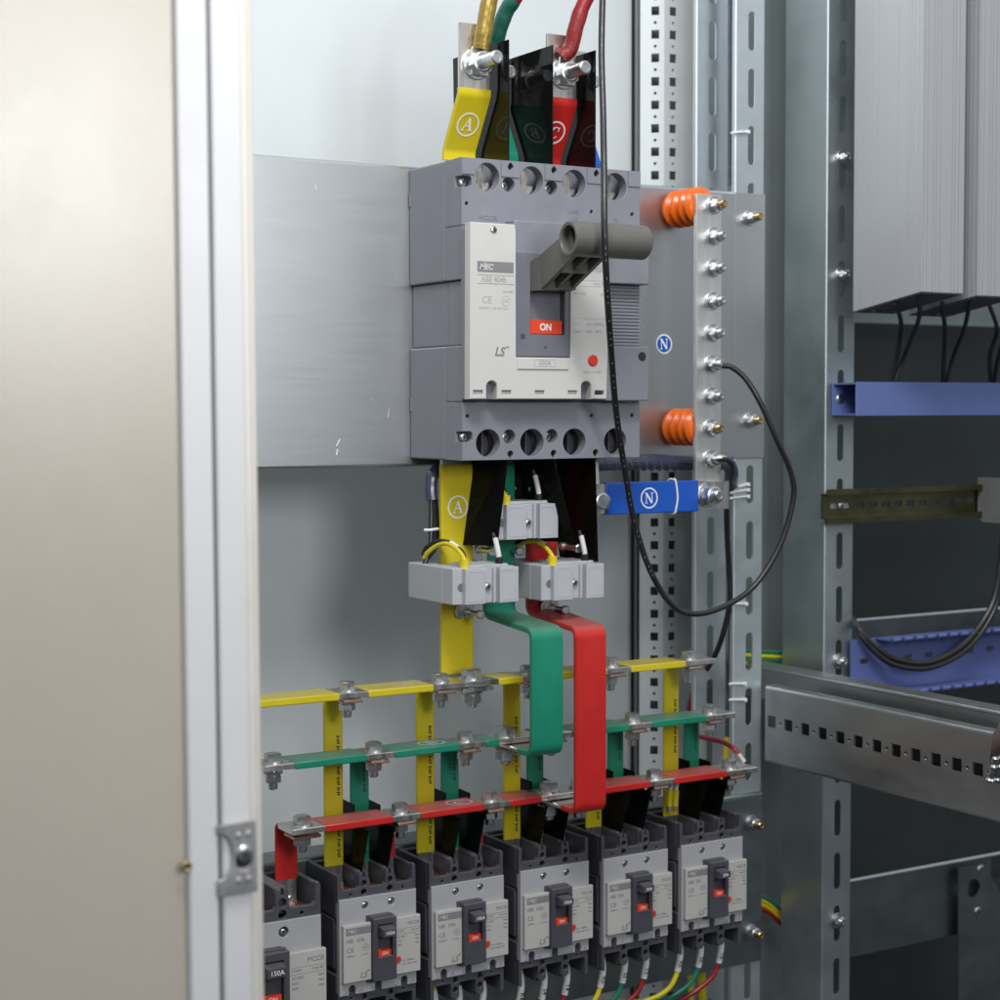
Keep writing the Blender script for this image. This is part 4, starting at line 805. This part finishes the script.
# aluminium housings
P0 = U(921, 291.5, Y=-40); P1 = U(855, 311, X=P0.x); W_, D_ = 56.5, 96.0
def groove(p, q, at, wd=.8, dp=.7):
    p = Vector(p); q = Vector(q); d = (q-p).normalized(); n = Vector((-d.y, d.x)); out = [tuple(p)]
    for s_ in at:
        out += [tuple(p+d*(s_-wd/2)), tuple(p+d*(s_-wd/2)+n*dp), tuple(p+d*(s_+wd/2)+n*dp), tuple(p+d*(s_+wd/2))]
    return out
g1 = [2.5, 7, 15, 19, 24, 40, 44, 49]; g2 = [5, 11, 15, 19, 33, 62, 70, 74, 78, 82, 91]
for i in range(2):
    a = P0+Vector((76*i, 0, -1.2*i))
    t = thing('heat_sink', ['grooved aluminium housing nearest the front upright', 'second grooved aluminium housing cut by the picture edge', 'third grooved aluminium housing beyond the picture edge'][i], 'aluminium housing', a+Vector((W_/2, D_/2, 0)), 'aluminium housings hanging over the blue duct')
    pr = groove((0, 0), (W_, 0), g1)+groove((W_, 0), (W_, D_), [20, 50])+groove((W_, D_), (0, D_), [])+groove((0, D_), (0, 0), sorted(D_-v for v in g2), 1.0, .4)
    sl_ = (P1.z-P0.z)/(P1.y-P0.y)
    m = MB(); m.cut(pr, [], 520, TOP, (a.x, a.y, a.z+260))
    for v in m.bm.verts:
        if v.co.z < a.z+200: v.co.z += sl_*(v.co.y-a.y)
    m.build('extrusion', alu, t)
    m = MB(); m.box(a.x+1, a.x+W_-1, a.y+1, a.y+D_-1, a.z-1.2, a.z-.3)
    for k in range(3): m.cyl((a.x+14+14*k, a.y+D_-14, a.z-3.5), (a.x+14+14*k, a.y+D_-14, a.z-.5), 3, 3, 12)
    for v in m.bm.verts: v.co.z += sl_*(v.co.y-a.y)
    m.build('end_plate', end_grey, t)
t = thing('cross_ledge', 'dark ledge strip on the rear of the right-hand bay under the aluminium housings', 'beam', (800, 330, -120))
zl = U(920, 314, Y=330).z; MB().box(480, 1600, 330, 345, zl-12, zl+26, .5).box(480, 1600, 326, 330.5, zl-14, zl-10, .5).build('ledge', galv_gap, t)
for k, (pts, lab) in enumerate((
        ([(895, 302, 0), (901, 322, 30), (899, 345, 60), (892, 382, 72)], 'leftmost black wire dropping into the blue duct'), ([(919, 295, -30), (919, 318, 10), (906, 352, 60), (893, 384, 72)], 'second black wire dropping into the blue duct'),
        ([(942, 303, 0), (945, 330, 40), (944, 355, 60), (943, 384, 72)], 'third black wire dropping into the blue duct'), ([(971, 297, -25), (964, 330, 30), (955, 352, 60), (946, 384, 72)], 'fourth black wire dropping into the blue duct'),
        ([(989, 304, 0), (997, 330, 40), (990, 355, 60), (991, 384, 72)], 'fifth black wire dropping into the blue duct'), ([(1010, 298, 20), (1006, 330, 40), (998, 360, 60), (994, 384, 72)], 'rightmost black wire dropping into the blue duct'))):
    wire('control_wire', lab, 'wire', Up(pts), 2.3, black_wire, 'black wires under the aluminium housings')
for k in range(2):
    wire('control_cable', ['upper black cable looping over the blue tray', 'lower black cable looping over the blue tray'][k], 'cable', Up([(1004, 520, 60), (1001, 560, 62), (992+k*4, 605, 62), (965+k*5, 643+k*3, 64), (930+k*2, 662+k*5, 66), (895, 659+k*6, 70), (872, 644+k*5, 76), (858, 627+k*3, 86), (848, 612+k*2, 118)]), 3.2, black_wire)
# crossbeam
t = thing('crossbeam', 'galvanised crossbeam with a row of square holes running forward at the right', 'beam', (408, -60, -575))
yc = [81.2-25.55*k for k in range(26)]
hs = []
for y in yc: hs += [rect(-y-6, -537.8, -y+6, -526), circle(-y+12.8, -532.4, 1.9, 12), ]
m = MB(); m.cut(rect(-92, -572, 640, -499.5), hs, 2, SIDE, (409.2, 0, 0))
m.tube([(412.2, 92, -499.5), (412.2, -640, -499.5)], 4, 20, 1, False); m.box(412.2, 421, -640, 92, -497.5, -495.5); m.tube([(411.2, 92, -572), (411.2, -640, -572)], 3, 16, 1, False); m.box(411.2, 436, -640, 92, -575, -573)
m.build('beam_face', galv_warm, t); MB().box(428, 430, -640, 92, -573.5, -520).build('rear_web', shaded_sheet, t)
t = thing('slide_rail', 'plain galvanised rail lying behind the perforated crossbeam', 'beam', (450, -60, -500))
m = MB(); m.box(446, 448, -640, 200, -520, -488); m.tube([(449, 200, -488), (449, -640, -488)], 3.2, 20, 1, False); m.box(449, 470, -640, 200, -486.8, -484.9); m.build('rail_face', galv_warm, t)
t = thing('toggle_latch', 'shiny metal latch on the crossbeam at the picture edge', 'latch', U(995, 760, X=404))
L_ = lambda a, b, x: U(a, b, X=x)
m = MB(); pl = [L_(992, 734, 400), L_(1012, 700, 400), L_(1020, 780, 400), L_(1000, 784, 400), L_(988, 782, 400), L_(989, 762, 400)]
m.cut([(-p.y, p.z) for p in pl], [], 3.5, SIDE, (402, 0, 0), .6); m.build('lever', chrome, t)
a = L_(996, 757, 397); b = L_(990.5, 779, 397); m = MB(); d = (b-a); m.lathe(a, d, [(0, 2), (1, 3), (5, 3.2), (7, 2.4), (9, 3.4), (10.5, 3.4), (12, 2.5), (15, 2.8), (20, 2.8), (21.5, 4), (23, 4), (24, 3)], 22); m.build('plunger', chrome, t)
# lower right
t = thing('support_sheet', 'galvanised cross sheet low in the right-hand bay', 'sheet', (760, 200, -850))
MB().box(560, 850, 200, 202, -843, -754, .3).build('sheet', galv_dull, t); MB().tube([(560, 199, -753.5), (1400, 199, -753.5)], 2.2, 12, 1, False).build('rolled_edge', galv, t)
t = thing('bracket_plate', 'dark galvanised bracket with a round hole low at the right', 'bracket', (830, 190, -1000))
q = lambda a, b: U(a, b, Y=190)
m = MB(); pl = [q(958, 1040), q(958, 868), q(984, 864), q(1002, 896), q(1060, 890), q(1060, 1040)]; hc = q(973, 888)
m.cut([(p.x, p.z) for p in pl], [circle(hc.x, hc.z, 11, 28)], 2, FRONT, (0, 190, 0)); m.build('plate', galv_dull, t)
for a, b in ((977, 911), (980, 869)): p = q(a, b); screw(t, (p.x, 188.6, p.z), 5)
t = thing('rear_kick_sheet', 'lower rear sheet under the cross sheet, its shade put into the colour', 'back panel', (800, 360, -1000)); MB().box(540, 1500, 360, 362, -1200, -845).build('panel', shaded_sheet, t)
# earth wire bundles
for j, (yy, n, lab) in enumerate((((652), 4, 'upper'), ((902), 4, 'lower'))):
    for k in range(n):
        c = (wire_g, wire_y, wire_g, wire_y) if j == 0 else (wire_g, wire_y, wire_y, wire_r)
        nm = (('green', 'topmost'), ('yellow', 'second'), ('green', 'third'), ('yellow', 'lowest')) if j == 0 else (('green', 'topmost'), ('yellow', 'second'), ('yellow', 'third'), ('red', 'lowest'))
        dy = 0 if j == 0 else 12
        P = Up([(740, yy+4.4*k-2-dy*.8, 172), (766, yy+4.2*k-dy*.3, 174), (786, yy+4.4*k+1+dy, 176), (800, yy+4.4*k+2+dy*1.6, 180)])
        wire('bundle_wire', f'{nm[k][1]} {nm[k][0]} wire of the {lab} bundle right of the slotted rail', 'wire', P, 2.3, c[k], f'{lab} bundle of wires passing behind the slotted rails')
# ================================================================== DOOR
YD = -420
lean = .0036
def dx(px): return U(px, 500, Y=YD).x
def lean_mb(m):
    for v in m.bm.verts: v.co.x += lean*-(v.co.z+262)
    return m
m = MB(); m.box(-900, dx(184), YD+4, YD+5.6, -900, 200); t = lean_mb(m).build('door', cream, CAB)
m = MB(); m.box(dx(183), dx(213.2), YD-1, YD+12, -900, 200, 1.5, 2); lean_mb(m).build('stiffener', white_paint, t)
m = MB(); m.box(dx(211), dx(219), YD+7, YD+15, -900, 200); lean_mb(m).build('groove', mcb_grey2, t)
m = MB(); m.box(dx(216.8), dx(246), YD-1, YD+12, -900, 200, 1.5, 2); lean_mb(m).build('frame_rim', white_paint, t)
m = MB(); m.box(dx(246)-.3, dx(256), YD+1.5, YD+16, -900, 200, 2.5, 3); m.box(dx(253), dx(262.5), YD+4, YD+18, -900, 200, 3.5, 3); lean_mb(m).build('edge_seal', cream_edge, t)
def fx(px, py): p = U(px, py, Y=YD-1.5); return (p.x, p.z)
m = MB(); ctr = fx(216.5, 856.5); pl = [fx(216, 825), fx(254, 819), fx(256, 890), fx(217.5, 896), fx(217.5, 878)]
arc = []
for k in range(9): a = -math.pi/2+math.pi*k/8; arc.append((ctr[0]+9*math.cos(a), ctr[1]+13*math.sin(a)))
hc = fx(243, 856); m.cut([pl[0], pl[1], pl[2], pl[3]]+arc, [circle(hc[0], hc[1]-1.5, 5.2, 20, 6.5)], 2, FRONT, (0, YD-3.0, 0), .3)
for a, b in ((237, 835), (247, 833), (237, 880), (247, 878)):
    p = fx(a, b); m.lathe((p[0], YD-3.6, p[1]), (0, -1, 0), [(0, 2.4), (.8, 1.9), (1.1, .8)], 14)
m.i = 1; m.cyl((hc[0], YD-1.2, hc[1]-1.5), (hc[0], YD-1.6, hc[1]-1.5), 5.1, 5.1, 20); m.build('striker_plate', [striker, hole_dark], t)
screw(t, (hc[0]-.5, YD-4.5, hc[1]+2.4), 4.4)
p = U(187, 867, Y=YD-2); m = MB(); m.lathe((p.x, YD-.6, p.z), (0, -1, 0), [(0, 3.2), (1.2, 3), (1.8, 2.2), (1.2, 1.2)], 18); m.build('rivet', brass_end, t)
# ================================================================== LIGHT
w = bpy.data.worlds.new('World'); sc.world = w; w.use_nodes = True
nt = w.node_tree; bg = nt.nodes['Background']
tc = nt.nodes.new('ShaderNodeTexCoord'); sx = nt.nodes.new('ShaderNodeSeparateXYZ'); mr = nt.nodes.new('ShaderNodeMapRange'); rp = nt.nodes.new('ShaderNodeValToRGB')
nt.links.new(tc.outputs['Generated'], sx.inputs[0]); nt.links.new(sx.outputs['Z'], mr.inputs['Value']); mr.inputs['From Min'].default_value = -1; mr.inputs['From Max'].default_value = 1
nt.links.new(mr.outputs[0], rp.inputs[0]); nt.links.new(rp.outputs[0], bg.inputs['Color'])
e = rp.color_ramp.elements; e[0].position = .38; e[0].color = (.07, .075, .08, 1); e[1].position = .72; e[1].color = (1.2, 1.25, 1.28, 1)
k_ = e.new(.46); k_.color = (.15, .165, .175, 1); k_ = e.new(.53); k_.color = (.47, .51, .545, 1)
bg.inputs['Strength'].default_value = .62
def area(name, loc, tgt, sx_, sy_, power, col=(1, 1, 1)):
    l = bpy.data.lights.new(name, 'AREA'); l.shape = 'RECTANGLE'; l.size = sx_; l.size_y = sy_; l.energy = power; l.color = col
    o = bpy.data.objects.new(name, l); C.objects.link(o); o.location = Vector(loc)*S
    o.rotation_euler = (Vector(tgt)-Vector(loc)).to_track_quat('-Z', 'Y').to_euler(); return o
cl = area('ceiling_lamp', (-430, -850, 950), (300, 290, 330), .65, .4, 17, (1, .995, .985)); cl.data.spread = math.radians(160)
lp = area('room_lamp', (-90, -1750, 110), (-150, -300, 310),   .42, .42, 4.3, (.98, .99, 1)); lp.data.spread = math.radians(105)
sc.view_settings.view_transform = 'Standard'; sc.view_settings.look = 'None'; sc.view_settings.gamma = 1; sc.view_settings.exposure = 0
sc.view_settings.use_curve_mapping = False
